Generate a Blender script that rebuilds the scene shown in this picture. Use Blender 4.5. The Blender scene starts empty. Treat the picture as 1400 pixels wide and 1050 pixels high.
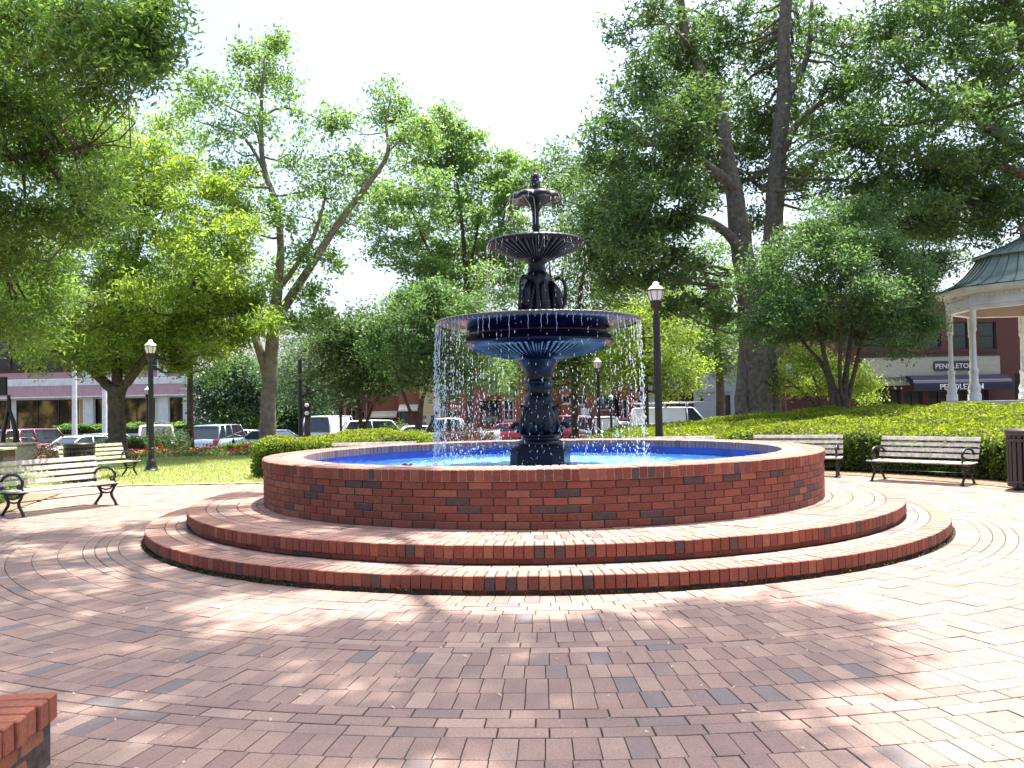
import bpy, math, random
import numpy as np
from mathutils import Vector, Matrix
R = math.radians
PI = math.pi
random.seed(7)
rng = np.random.default_rng(7)
sc = bpy.context.scene
col = sc.collection

# ------------------------------------------------------------------ camera
CAM_H, FPX = 1.326, 1150.0
PITCH, ROLL = 1.61, 1.1
cd = bpy.data.cameras.new('camera')
cam = bpy.data.objects.new('camera', cd)
col.objects.link(cam)
cd.sensor_width = 36.0
cd.lens = FPX / 1400 * 36
cd.clip_start = 0.05
cd.clip_end = 2000
CM = Matrix.Rotation(R(90 + PITCH), 4, 'X') @ Matrix.Rotation(R(-ROLL), 4, 'Z')
cam.matrix_world = Matrix.Translation((0, 0, CAM_H)) @ CM
sc.camera = cam

# ------------------------------------------------------------------ light
SUN_EL, SUN_AZ = 73.0, 36.0          # azimuth from +Y (ahead) towards +X (right)
w = bpy.data.worlds.new('World'); sc.world = w; w.use_nodes = True
nt = w.node_tree
bg = nt.nodes['Background']
sky = nt.nodes.new('ShaderNodeTexSky')
sky.sky_type = 'NISHITA'; sky.sun_disc = False
sky.sun_elevation = R(SUN_EL); sky.sun_rotation = R(SUN_AZ)
sky.air_density = 1.0; sky.dust_density = 5.0; sky.ozone_density = 1.0
nt.links.new(sky.outputs[0], bg.inputs[0])
bg.inputs[1].default_value = 0.13
sd = bpy.data.lights.new('sun', 'SUN')
sd.energy = 4.3; sd.angle = R(0.53); sd.color = (1.0, 0.945, 0.85)
sun = bpy.data.objects.new('sun', sd); col.objects.link(sun)
SDIR = Vector((math.sin(R(SUN_AZ)) * math.cos(R(SUN_EL)), math.cos(R(SUN_AZ)) * math.cos(R(SUN_EL)), math.sin(R(SUN_EL))))
sun.rotation_euler = SDIR.to_track_quat('Z', 'Y').to_euler()
sun.location = SDIR * 60
vs = sc.view_settings
vs.view_transform = 'Standard'; vs.look = 'None'; vs.gamma = 1.0; vs.use_curve_mapping = False
vs.exposure = 1.5
sc.cycles.max_bounces = 8
sc.cycles.transparent_max_bounces = 8
sc.cycles.use_denoising = True

# ------------------------------------------------------------------ where a pixel of the photograph lies in the place
CR = CM.to_3x3()
def ray(px, py):
    return CR @ Vector(((px - 700) / FPX, -(py - 525) / FPX, -1.0))
def at(px, py, Y):
    d = ray(px, py); k = Y / d.y
    return Vector((d.x * k, Y, CAM_H + d.z * k))
def gnd(px, py, z=0.0):
    d = ray(px, py); k = (z - CAM_H) / d.z
    return Vector((d.x * k, d.y * k, z))
def sst(a, b, x):
    t = min(1, max(0, (x - a) / (b - a))); return t * t * (3 - 2 * t)
def ht(x, y):
    drop = -1.0 + 0.5 * sst(7, 15, x)
    return sst(26, 35, y) * drop

# ------------------------------------------------------------------ tags
def tag(o, label=None, cat=None, group=None, kind=None):
    if label: o['label'] = label
    if cat: o['category'] = cat
    if group: o['group'] = group
    if kind: o['kind'] = kind
    return o
def thing(name, label, cat, loc=(0, 0, 0), rz=0.0, group=None):
    o = bpy.data.objects.new(name, None); col.objects.link(o)
    o.empty_display_size = 0.1
    o.location = loc; o.rotation_euler = (0, 0, rz)
    return tag(o, label, cat, group)
def link(name, me, parent=None, loc=None, rz=None):
    o = bpy.data.objects.new(name, me); col.objects.link(o)
    if parent: o.parent = parent
    if loc is not None: o.location = loc
    if rz is not None: o.rotation_euler = (0, 0, rz)
    return o
def copy_tree(o, parent=None):
    c = o.copy(); col.objects.link(c); c.parent = parent
    for ch in list(o.children): copy_tree(ch, c)
    return c

# ------------------------------------------------------------------ mesh builder
class MB:
    def __init__(s): s.v = []; s.f = []; s.t = []; s.sm = []
    def add(s, vs_, fs, tone=0.5, smooth=False):
        n = len(s.v); s.v += [tuple(p) for p in vs_]
        for f in fs: s.f.append(tuple(i + n for i in f))
        s.t += [tone] * len(fs); s.sm += [smooth] * len(fs)
        return s
    def box(s, c, d, rz=0.0, bev=0.0, tone=0.5, M=None):
        cx, cy, cz = c; hx, hy, hz = d[0] / 2, d[1] / 2, d[2] / 2
        b = min(bev, hx * .9, hy * .9, hz * .9)
        if b <= 0:
            pts = [(x, y, z) for z in (-hz, hz) for y in (-hy, hy) for x in (-hx, hx)]
            fs = [(0, 2, 3, 1), (4, 5, 7, 6), (0, 1, 5, 4), (2, 6, 7, 3), (0, 4, 6, 2), (1, 3, 7, 5)]
        else:
            def ring(x, y, z, k):
                return [(-x + k, -y, z), (x - k, -y, z), (x, -y + k, z), (x, y - k, z), (x - k, y, z), (-x + k, y, z), (-x, y - k, z), (-x, -y + k, z)]
            rs = [ring(hx - b, hy - b, -hz, b * .3), ring(hx, hy, -hz + b, b), ring(hx, hy, hz - b, b), ring(hx - b, hy - b, hz, b * .3)]
            pts = [p for r_ in rs for p in r_]
            fs = [tuple(reversed(range(8))), tuple(range(24, 32))]
            for k in range(3):
                for i in range(8):
                    j = (i + 1) % 8
                    fs.append((k * 8 + i, k * 8 + j, k * 8 + 8 + j, k * 8 + 8 + i))
        ca, sa = math.cos(rz), math.sin(rz)
        out = [(x * ca - y * sa + cx, x * sa + y * ca + cy, z + cz) for x, y, z in pts]
        if M is not None: out = [tuple(M @ Vector(p)) for p in out]
        return s.add(out, fs, tone)
    def tube(s, pts, rad, n=8, cap=True, smooth=True, sq=1.0, tone=0.5, lob=0.0, nl=5):
        pts = [Vector(p) for p in pts]
        rs = rad if isinstance(rad, (list, tuple)) else [rad] * len(pts)
        base = len(s.v); up = Vector((0, 0, 1)); prev = None
        vs_ = []
        for i, p in enumerate(pts):
            a = pts[max(0, i - 1)]; b = pts[min(len(pts) - 1, i + 1)]
            t = (b - a)
            if t.length < 1e-9: t = Vector((0, 0, 1))
            t.normalize()
            if prev is None:
                u = t.cross(up)
                if u.length < 0.05: u = t.cross(Vector((1, 0, 0)))
            else:
                u = prev - t * prev.dot(t)
                if u.length < 1e-4: u = t.cross(up)
            u.normalize(); prev = u; q = t.cross(u)
            for k in range(n):
                an = 2 * PI * k / n
                rl = rs[i] * (1 + lob * (math.cos(nl * an + i * .12) + .5 * math.cos((2 * nl + 1) * an + 1.3)))
                vs_.append(p + u * (math.cos(an) * rl) + q * (math.sin(an) * rl * sq))
        fs = []
        for i in range(len(pts) - 1):
            for k in range(n):
                j = (k + 1) % n
                fs.append((i * n + k, i * n + j, i * n + n + j, i * n + n + k))
        if cap:
            fs.append(tuple(reversed(range(n)))); fs.append(tuple(range((len(pts) - 1) * n, len(pts) * n)))
        return s.add(vs_, fs, tone, smooth)
    def lathe(s, prof, n=32, c=(0, 0, 0), mod=None, smooth=True, cap=False, ph=0.0, tone=.5):
        vs_ = []
        for i, (r_, z) in enumerate(prof):
            for k in range(n):
                an = 2 * PI * k / n + ph
                rr, zz = (r_, z) if mod is None else mod(r_, z, an, i)
                vs_.append((c[0] + rr * math.cos(an), c[1] + rr * math.sin(an), c[2] + zz))
        fs = []
        for i in range(len(prof) - 1):
            for k in range(n):
                j = (k + 1) % n
                fs.append((i * n + k, i * n + j, i * n + n + j, i * n + n + k))
        if cap:
            fs.append(tuple(reversed(range(n)))); fs.append(tuple(range((len(prof) - 1) * n, len(prof) * n)))
        return s.add(vs_, fs, tone, smooth)
    def prism(s, poly, z0, z1, tone=.5, smooth=False):
        n = len(poly)
        vs_ = [(x, y, z0) for x, y in poly] + [(x, y, z1) for x, y in poly]
        fs = [tuple(reversed(range(n))), tuple(range(n, 2 * n))] + [(i, (i + 1) % n, n + (i + 1) % n, n + i) for i in range(n)]
        return s.add(vs_, fs, tone, smooth)
    def mesh(s, name, m):
        me = bpy.data.meshes.new(name)
        me.from_pydata(s.v, [], s.f)
        me.polygons.foreach_set('use_smooth', s.sm)
        a = me.attributes.new('tone', 'FLOAT', 'FACE'); a.data.foreach_set('value', s.t)
        if m: me.materials.append(m)
        me.update()
        return me
    def build(s, name, m, parent=None, loc=None, rz=None):
        return link(name, s.mesh(name, m), parent, loc, rz)

def bulk_quads(name, P, m, parent=None, smooth=False):
    """P: (N,4,3) array of separate quads"""
    N = P.shape[0]
    me = bpy.data.meshes.new(name)
    me.vertices.add(N * 4); me.vertices.foreach_set('co', P.reshape(-1).astype(np.float32))
    me.loops.add(N * 4); me.loops.foreach_set('vertex_index', np.arange(N * 4, dtype=np.int32))
    me.polygons.add(N); me.polygons.foreach_set('loop_start', np.arange(N, dtype=np.int32) * 4)
    me.update(calc_edges=True)
    me.materials.append(m)
    return link(name, me, parent)

def rand_rot(N, up=0.5):
    """two random orthogonal unit axes per leaf, the leaf plane's normal biased upwards"""
    n = rng.normal(size=(N, 3)); n /= np.linalg.norm(n, axis=1)[:, None]
    n[:, 2] += up * 1.4; n /= np.linalg.norm(n, axis=1)[:, None]
    a = rng.normal(size=(N, 3)); u = np.cross(n, a); u /= np.linalg.norm(u, axis=1)[:, None]
    v = np.cross(n, u)
    return u, v, n
def leaf_quads(C, L, W, up=0.5):
    N = len(C); u, v, n = rand_rot(N, up)
    l = (L * rng.uniform(.5, 1.5, N))[:, None] / 2; w_ = (W * rng.uniform(.7, 1.2, N))[:, None] / 2
    P = np.empty((N, 4, 3))
    P[:, 0] = C - u * l; P[:, 1] = C - v * w_ + u * l * .1 + n * w_ * .35; P[:, 2] = C + u * l; P[:, 3] = C + v * w_ + u * l * .1 + n * w_ * .35
    return P

# ------------------------------------------------------------------ materials
def new_mat(name):
    m = bpy.data.materials.new(name); m.use_nodes = True
    return m, m.node_tree, m.node_tree.nodes['Principled BSDF']
def N_(nt, t, **k):
    n = nt.nodes.new(t)
    for a, b in k.items(): setattr(n, a, b)
    return n
def ramp(nt, stops):
    n = nt.nodes.new('ShaderNodeValToRGB'); e = n.color_ramp.elements
    while len(e) < len(stops): e.new(0.5)
    for i, (p, c) in enumerate(stops):
        e[i].position = p; e[i].color = (*c, 1)
    return n
def plain(name, c, rough=.5, metal=0.0, var=0.0, scale=8.0, bump=0.0, spec=None, coat=0.0, detail=4):
    m, nt, b = new_mat(name)
    b.inputs['Base Color'].default_value = (*c, 1); b.inputs['Roughness'].default_value = rough
    b.inputs['Metallic'].default_value = metal
    if spec is not None: b.inputs['Specular IOR Level'].default_value = spec
    if coat: b.inputs['Coat Weight'].default_value = coat; b.inputs['Coat Roughness'].default_value = .08
    if var or bump:
        g = N_(nt, 'ShaderNodeNewGeometry'); no = N_(nt, 'ShaderNodeTexNoise')
        no.inputs['Scale'].default_value = scale; no.inputs['Detail'].default_value = detail
        nt.links.new(g.outputs['Position'], no.inputs['Vector'])
        if var:
            r_ = ramp(nt, [(0.3, tuple(x * (1 - var) for x in c)), (0.7, tuple(min(1, x * (1 + var)) for x in c))])
            nt.links.new(no.outputs['Fac'], r_.inputs[0]); nt.links.new(r_.outputs[0], b.inputs['Base Color'])
        if bump:
            bu = N_(nt, 'ShaderNodeBump'); bu.inputs['Strength'].default_value = bump; bu.inputs['Distance'].default_value = .01
            nt.links.new(no.outputs['Fac'], bu.inputs['Height']); nt.links.new(bu.outputs[0], b.inputs['Normal'])
    return m
def toned(name, stops, rough=.85, grain=60.0, dirt=0.25, bump=.4, dirtscale=1.3, dirtcol=(.05, .045, .04)):
    """base colour picked per brick by its 'tone', plus grain and large uneven staining"""
    m, nt, b = new_mat(name)
    at_ = N_(nt, 'ShaderNodeAttribute'); at_.attribute_name = 'tone'
    r_ = ramp(nt, stops); nt.links.new(at_.outputs['Fac'], r_.inputs[0])
    g = N_(nt, 'ShaderNodeNewGeometry')
    n1 = N_(nt, 'ShaderNodeTexNoise'); n1.inputs['Scale'].default_value = grain; n1.inputs['Detail'].default_value = 5; n1.inputs['Roughness'].default_value = .7
    n2 = N_(nt, 'ShaderNodeTexNoise'); n2.inputs['Scale'].default_value = dirtscale; n2.inputs['Detail'].default_value = 6; n2.inputs['Roughness'].default_value = .65
    for n in (n1, n2): nt.links.new(g.outputs['Position'], n.inputs['Vector'])
    hs = N_(nt, 'ShaderNodeMixRGB', blend_type='MULTIPLY'); hs.inputs[0].default_value = .75
    rr = ramp(nt, [(.25, (.5, .5, .5)), (.7, (1.25, 1.25, 1.25))]); nt.links.new(n1.outputs['Fac'], rr.inputs[0])
    nt.links.new(r_.outputs[0], hs.inputs[1]); nt.links.new(rr.outputs[0], hs.inputs[2])
    mx = N_(nt, 'ShaderNodeMixRGB'); mx.inputs[2].default_value = (*dirtcol, 1)
    r2 = ramp(nt, [(.45, (0, 0, 0)), (.75, (dirt, dirt, dirt))]); nt.links.new(n2.outputs['Fac'], r2.inputs[0])
    nt.links.new(r2.outputs[0], mx.inputs[0]); nt.links.new(hs.outputs[0], mx.inputs[1]); nt.links.new(mx.outputs[0], b.inputs['Base Color'])
    b.inputs['Roughness'].default_value = rough
    bu = N_(nt, 'ShaderNodeBump'); bu.inputs['Strength'].default_value = bump; bu.inputs['Distance'].default_value = .003
    nt.links.new(n1.outputs['Fac'], bu.inputs['Height']); nt.links.new(bu.outputs[0], b.inputs['Normal'])
    return m
def leafmat(name, ca, cb, trans=.5, tc=None, rough=.45):
    """ca..cb: spread of leaf colours from leaf to leaf; light also passes through"""
    m, nt, b = new_mat(name)
    out = nt.nodes['Material Output']
    g = N_(nt, 'ShaderNodeNewGeometry')
    r_ = ramp(nt, [(0, ca), (.6, tuple((x + y) / 2 for x, y in zip(ca, cb))), (1, cb)])
    nt.links.new(g.outputs['Random Per Island'], r_.inputs[0])
    nt.links.new(r_.outputs[0], b.inputs['Base Color']); b.inputs['Roughness'].default_value = rough
    b.inputs['Specular IOR Level'].default_value = .35
    tr = N_(nt, 'ShaderNodeBsdfTranslucent')
    mu = N_(nt, 'ShaderNodeMixRGB', blend_type='MULTIPLY'); mu.inputs[0].default_value = 1
    mu.inputs[2].default_value = (*(tc or (2.6, 2.7, 1.3)), 1)
    nt.links.new(r_.outputs[0], mu.inputs[1]); nt.links.new(mu.outputs[0], tr.inputs['Color'])
    ms = N_(nt, 'ShaderNodeMixShader'); ms.inputs[0].default_value = trans
    nt.links.new(b.outputs[0], ms.inputs[1]); nt.links.new(tr.outputs[0], ms.inputs[2]); nt.links.new(ms.outputs[0], out.inputs['Surface'])
    return m

BR = [(0.0, (.085, .056, .052)), (.10, (.12, .065, .055)), (.13, (.18, .05, .034)), (.45, (.235, .064, .040)), (.8, (.28, .082, .052)), (1.0, (.33, .12, .07))]
M_brick = toned('brick_red', BR, rough=.8, dirt=.35)
M_brick.node_tree.nodes['Principled BSDF'].inputs['Specular IOR Level'].default_value = .3
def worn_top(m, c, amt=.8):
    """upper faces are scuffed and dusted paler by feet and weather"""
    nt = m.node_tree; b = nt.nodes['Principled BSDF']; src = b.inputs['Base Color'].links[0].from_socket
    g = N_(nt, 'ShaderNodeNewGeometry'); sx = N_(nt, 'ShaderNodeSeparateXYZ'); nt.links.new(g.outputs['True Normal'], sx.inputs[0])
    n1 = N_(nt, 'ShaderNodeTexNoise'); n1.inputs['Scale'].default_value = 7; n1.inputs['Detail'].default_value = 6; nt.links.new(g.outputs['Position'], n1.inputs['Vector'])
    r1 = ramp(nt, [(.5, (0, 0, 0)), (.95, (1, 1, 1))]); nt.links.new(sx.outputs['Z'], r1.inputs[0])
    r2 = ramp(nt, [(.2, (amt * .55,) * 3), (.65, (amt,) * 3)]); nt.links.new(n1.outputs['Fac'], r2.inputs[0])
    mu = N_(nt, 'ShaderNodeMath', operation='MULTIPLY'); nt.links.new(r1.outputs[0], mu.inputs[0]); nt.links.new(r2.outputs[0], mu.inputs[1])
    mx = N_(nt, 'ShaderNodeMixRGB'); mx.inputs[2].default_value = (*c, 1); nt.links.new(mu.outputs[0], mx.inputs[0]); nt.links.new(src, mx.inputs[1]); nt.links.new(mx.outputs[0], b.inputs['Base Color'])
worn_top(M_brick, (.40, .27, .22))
M_tread = toned('brick_tread', [(0.0, (.15, .125, .12)), (.10, (.20, .15, .14)), (.14, (.32, .19, .15)), (.6, (.38, .235, .19)), (1, (.46, .31, .25))], dirt=.3)
M_paver = toned('paver_clay', [(0.0, (.165, .15, .15)), (.06, (.21, .17, .165)), (.11, (.25, .165, .145)), (.5, (.305, .21, .172)), (.8, (.35, .245, .20)), (1, (.41, .30, .245))], dirt=.6, grain=90, dirtscale=1.6, dirtcol=(.12, .10, .095))
M_mortar = plain('mortar', (.075, .058, .05), .95, var=.4, scale=30, bump=.5)
M_sand = plain('joint_sand', (.045, .036, .03), 1, var=.4, scale=40)
M_iron = plain('cast_iron_navy', (.005, .005, .010), .3, var=.5, scale=25, bump=.15, spec=.3, coat=.12)
M_ironblue = plain('painted_iron_blue', (.003, .004, .022), .2, var=.4, scale=10, bump=.08, spec=.2, coat=.12)
M_black = plain('black_iron', (.012, .012, .014), .38, var=.3, scale=30, bump=.1)
M_bronze = plain('dark_bronze', (.03, .028, .03), .3, metal=.5)
M_wood = plain('weathered_slat', (.43, .40, .36), .75, var=.35, scale=14, bump=.25)
M_wood2 = plain('lichened_slat', (.36, .35, .25), .8, var=.4, scale=14, bump=.25)
M_mortarp = plain('mortar_pale', (.30, .27, .24), .95, var=.4, scale=30, bump=.5)
M_mulch = plain('mulch', (.15, .085, .05), 1, var=.6, scale=22, bump=1.0, detail=8)
M_straw = plain('pine_straw', (.20, .145, .09), 1, var=.5, scale=25, bump=1.0, detail=8)
M_soil = plain('park_ground', (.10, .09, .05), 1, var=.5, scale=3, bump=.6)
M_grass = plain('lawn_turf', (.27, .31, .12), 1, var=.35, scale=6, bump=.8)
M_conc = plain('concrete', (.45, .42, .38), .9, var=.15, scale=3, bump=.2)
M_stone = plain('pale_stone', (.42, .37, .31), .9, var=.2, scale=9, bump=.3)
M_asph = plain('asphalt', (.06, .06, .06), .9, var=.3, scale=20, bump=.3)
M_white = plain('white_paint', (.72, .72, .70), .55, var=.12, scale=3, bump=.1)
M_cream = plain('cream_paint', (.62, .58, .46), .7, var=.08, scale=3)
M_copper = plain('verdigris_copper', (.33, .41, .36), .6, var=.3, scale=3.5, bump=.15)
M_seam = plain('copper_seam', (.10, .15, .13), .6)
M_glassd = plain('window_glass', (.02, .025, .03), .06, spec=.8)
M_globe = plain('lamp_glass_milky', (.75, .73, .72), .15)
M_finialw = plain('lamp_cap_white', (.85, .85, .83), .2)
M_bark = plain('bark_brown', (.095, .07, .052), .95, var=.5, scale=9, bump=1.0, detail=8)
M_barkg = plain('bark_grey', (.15, .135, .118), .95, var=.45, scale=8, bump=1.0, detail=8)
M_barkp = plain('bark_pale', (.20, .17, .14), .9, var=.35, scale=6, bump=.8)
L_over = leafmat('leaf_overhead', (0.05382, 0.1099, 0.03549), (0.1346, 0.2028, 0.0507), .5)
L_yel = leafmat('leaf_yellow_green', (0.0954, 0.157, 0.0326), (0.2081, 0.2691, 0.05977), .55)
L_mid = leafmat('leaf_mid_green', (0.05687, 0.116, 0.04004), (0.1219, 0.1911, 0.05824), .5)
L_dark = leafmat('leaf_dark_green', (0.03289, 0.0676, 0.03042), (0.07475, 0.117, 0.04732), .4)
L_oak = leafmat('leaf_oak_green', (0.04276, 0.08736, 0.04222), (0.1069, 0.1674, 0.06334), .45)
L_blue = leafmat('leaf_blue_green', (0.04004, 0.0806, 0.05304), (0.07865, 0.13, 0.078), .4)
L_airy = leafmat('leaf_airy_green', (0.07605, 0.1383, 0.0624), (0.1605, 0.233, 0.104), .55)
L_myr = leafmat('leaf_myrtle', (0.05351, 0.1036, 0.0526), (0.107, 0.1796, 0.08453), .45)
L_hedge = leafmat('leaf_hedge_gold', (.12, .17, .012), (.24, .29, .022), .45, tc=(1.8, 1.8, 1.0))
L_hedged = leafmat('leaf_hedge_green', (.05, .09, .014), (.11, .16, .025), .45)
L_brown = leafmat('leaf_purple_brown', (.05, .025, .025), (.12, .06, .045), .3, tc=(1.5, 1.3, 1.2))
L_flow = leafmat('petal_red', (.35, .03, .02), (.6, .10, .06), .3, tc=(1.2, 1.2, 1.2))
L_flw = leafmat('petal_white', (.6, .6, .5), (.8, .8, .7), .3, tc=(1, 1, 1))
L_grass = leafmat('grass_blade', (.24, .29, .09), (.42, .45, .18), .4, tc=(1.5, 1.5, 1.0))
# ================================================================== GROUND
CX, CY = at(738.5, 600, 10.5).x, 10.5        # centre of the fountain
def sheet(name, x0, x1, y0, y1, dz, m, nx=2, ny=2, keep=None, flat=None):
    xs = np.linspace(x0, x1, nx); ys = np.linspace(y0, y1, ny)
    mb = MB()
    vs_ = [(x, y, (ht(x, y) if flat is None else flat) + dz) for y in ys for x in xs]
    fs = [(j * nx + i, j * nx + i + 1, (j + 1) * nx + i + 1, (j + 1) * nx + i) for j in range(ny - 1) for i in range(nx - 1)]
    mb.add(vs_, fs)
    o = mb.build(name, m); o['kind'] = 'structure'; return o
xs = sorted(set([-600, -300, -150] + list(np.linspace(-80, 80, 81)) + [150, 300, 600]))
ys = sorted(set([-200, -60] + list(np.linspace(-20, 90, 111)) + [120, 200, 400, 900]))
mb = MB(); nx = len(xs)
mb.add([(x, y, ht(x, y) - .05) for y in ys for x in xs], [(j * nx + i, j * nx + i + 1, (j + 1) * nx + i + 1, (j + 1) * nx + i) for j in range(len(ys) - 1) for i in range(nx - 1)])
o = mb.build('ground', M_soil); o['kind'] = 'structure'
sheet('street', -90, 70, 37, 96, -.02, M_asph, 81, 30)
sheet('sidewalk', -90, 70, 33.6, 36.4, .0, M_conc, 161, 6)
mb = MB()
for i in range(160):
    x = -90 + i
    mb.box((x + .5, 36.55, ht(x + .5, 36.55) - .05), (1.0, .15, .16), bev=0)
mb.build('kerb', M_conc)['kind'] = 'structure'
# parking bay lines on the street
mb = MB()
for i in range(-26, 15):
    x = i * 2.9
    mb.box((x, 42.2, ht(x, 42) - .012), (.1, 4.6, .006), rz=.35)
mb.build('road_marking', plain('road_paint', (.7, .7, .66), .8))['kind'] = 'structure'

# lawn
def poly_sheet(name, poly, z, m):
    mb = MB(); mb.add([(x, y, z) for x, y in poly], [tuple(range(len(poly)))])
    o = mb.build(name, m); o['kind'] = 'structure'; return o
poly_sheet('lawn', [(-12, 15.75), (-3.6, 15.75), (-4.6, 19), (-4.2, 25.8), (-14.5, 25.8), (-16, 15.75)], .012, M_grass)
N = 42000
C = np.stack([rng.uniform(-14, -3.9, N), rng.uniform(15.8, 25.5, N), np.full(N, .02)], 1)
u = rng.normal(size=(N, 3)) * [1, 1, 0]; u /= np.linalg.norm(u, axis=1)[:, None] + 1e-9
h = rng.uniform(.02, .05, N); P = np.empty((N, 4, 3))
P[:, 0] = C - u * .008; P[:, 1] = C + u * .008
tip = C + rng.normal(size=(N, 3)) * .015; tip[:, 2] = .02 + h
P[:, 2] = tip + u * .003; P[:, 3] = tip - u * .003
tag(bulk_quads('grass', P, L_grass), 'mown sunlit grass of the lawn left of the fountain', 'grass', kind='stuff')

# mulch beds
poly_sheet('mulch_bed', [(-7.0, 11.5), (-7.75, 14.4), (-14, 14.4), (-16, 6), (-5.6, 6.2)], .012, M_straw)
bed = []
for k in range(33):
    a = R(8 + k * 3.55)
    bed.append((CX + 7.25 * math.cos(a), CY + 7.25 * math.sin(a)))
bed = [p for p in bed if not (-1.6 < p[0] < .9 and p[1] > 14)]
b1 = [p for p in bed if p[0] > .8]; b2 = [p for p in bed if p[0] < -1.5]
poly_sheet('planting_bed', b1 + [(1.6, 32), (20, 32), (20, 8), (b1[0][0], 8)], .010, M_straw)
poly_sheet('planting_bed', b2 + [(-5.0, 15.9), (-5.2, 20), (-1.8, 20)], .014, M_mulch)
poly_sheet('planting_bed', [(-15, 25.2), (-3, 25.2), (-3, 32), (-22, 32), (-22, 20), (-15, 20)], .016, M_mulch)
poly_sheet('concrete_path', [(-1.9, 17.2), (1.1, 17.2), (1.3, 32.5), (-3.4, 32.5)], .018, M_conc)

# ------------------------------------------------------------------ brick rings
_cache = {}
def tones(n=1):
    return rng.random(n)
TV = [0.03, .08, .2, .3, .4, .47, .55, .62, .7, .8, .93]
def pick():
    k = int(rng.integers(0, 24))
    return TV[k] if k < 2 else TV[2 + (k - 2) % 9]
def brick_geo(r0, r1, da, z0, z1, gap, bev):
    """one block of a ring, centred on the +X axis; origin on the ring's middle radius, at height z0"""
    rm = (r0 + r1) / 2; g = gap / 2; pts = []
    for (z, ins) in ((0, 0.0), (z1 - z0 - bev, 0.0), (z1 - z0, bev)):
        for r_, s_ in ((r0 + g + ins, -1), (r1 - g - ins, -1), (r1 - g - ins, 1), (r0 + g + ins, 1)):
            a = s_ * (da / 2 - (g + ins) / r_)
            pts.append((r_ * math.cos(a) - rm, r_ * math.sin(a), z))
    fs = [(8, 9, 10, 11)]
    for k in (0, 4):
        for i in range(4):
            j = (i + 1) % 4; fs.append((k + i, k + j, k + 4 + j, k + 4 + i))
    return pts, fs
def ring(parent, r0, r1, n, z0, z1, gap, bev, m, name, want, stuff, ph=0.0, keep=None, jit=.0012, cxy=(0, 0)):
    """want(x, y): the piece is a part; the others are joined into the mesh 'stuff'"""
    da = 2 * PI / n; rm = (r0 + r1) / 2
    pts, fs = brick_geo(r0, r1, da, z0, z1, gap, bev)
    made = 0
    for i in range(n):
        a = da * (i + ph); x, y = rm * math.cos(a), rm * math.sin(a)
        if keep and not keep(x + cxy[0], y + cxy[1]): continue
        t = pick(); dz = float(rng.normal()) * jit; rz = a + float(rng.normal()) * .0025 ; 
        if want(x + cxy[0], y + cxy[1]):
            key = (round(r0, 4), round(r1, 4), n, round(z1 - z0, 4), gap, bev, t, m.name)
            if key not in _cache:
                mb = MB(); mb.add(pts, fs, t); _cache[key] = mb.mesh(name, m)
            link(name, _cache[key], parent, (x, y, z0 + dz), rz); made += 1
        else:
            ca, sa = math.cos(rz), math.sin(rz)
            stuff.add([(px_ * ca - py_ * sa + x, px_ * sa + py_ * ca + y, pz + z0 + dz) for px_, py_, pz in pts], fs, t)
    return made
def annulus(name, r0, r1, z0, z1, m, parent, n=128):
    mb = MB(); mb.lathe([(r0, z0), (r1, z0), (r1, z1), (r0, z1), (r0, z0)], n, smooth=False)
    return mb.build(name, m, parent)

# plaza of clay pavers in rings round the fountain
def in_plaza(x, y):
    r_ = math.hypot(x - CX, y - CY)
    if r_ > 11.2 or y < .4: return False
    if x < -7.0 - (y - 11.5) * .26 and 6.1 < y < 14.5: return False
    if x < -4.6: return y < 15.75
    if -1.6 < x < .9 and y > CY: return y < 17.2
    if math.degrees(math.atan2(y - CY, x - CX)) > -25: return r_ < 7.28
    return True
rows = []
r_ = 4.555
for kind in 'RSSS' + 'RRR' + 'SS' + 'RRRR' + 'SSS' + 'RRRR' + 'SS' + 'RRRRRRRR' + 'SS' + 'RRRRRR':
    wd = .211 if kind == 'R' else .1065
    rows.append((kind, r_, r_ + wd)); r_ += wd
plaza = thing('pavement', 'brick paved plaza of clay pavers laid in rings around the fountain', 'pavement', (CX, CY, 0))
del plaza['category']; plaza['kind'] = 'structure'
cand = []
for kind, r0, r1 in rows:
    rm = (r0 + r1) / 2; n = round(2 * PI * rm / (.1065 if kind == 'R' else .213))
    for i in range(n):
        a = 2 * PI * i / n
        x, y = CX + rm * math.cos(a), CY + rm * math.sin(a)
        if y > 2.6 and abs(x) < y * .62: cand.append(x * x + y * y)
cand.sort(); cut = cand[300]
mbs = MB()
for k, (kind, r0, r1) in enumerate(rows):
    rm = (r0 + r1) / 2; n = round(2 * PI * rm / (.1065 if kind == 'R' else .213))
    ring(plaza, r0, r1, n, -.03, 0.0, .0045 if kind == 'R' else .007, .0015 if kind == 'R' else .0025, M_paver, 'paver',
         lambda x, y: y > 2.6 and abs(x) < y * .62 and x * x + y * y < cut, mbs,
         ph=.5 * (k % 2) if kind == 'S' else float(rng.random()), keep=in_plaza, jit=.0011, cxy=(CX, CY))
so = mbs.build('paver_field', M_paver, plaza); so['kind'] = 'stuff'
mb = MB(); mb.lathe([(4.2, -.008), (11.6, -.008)], 96, smooth=False)
sb = mb.build('joint_sand', M_sand, plaza)

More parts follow.
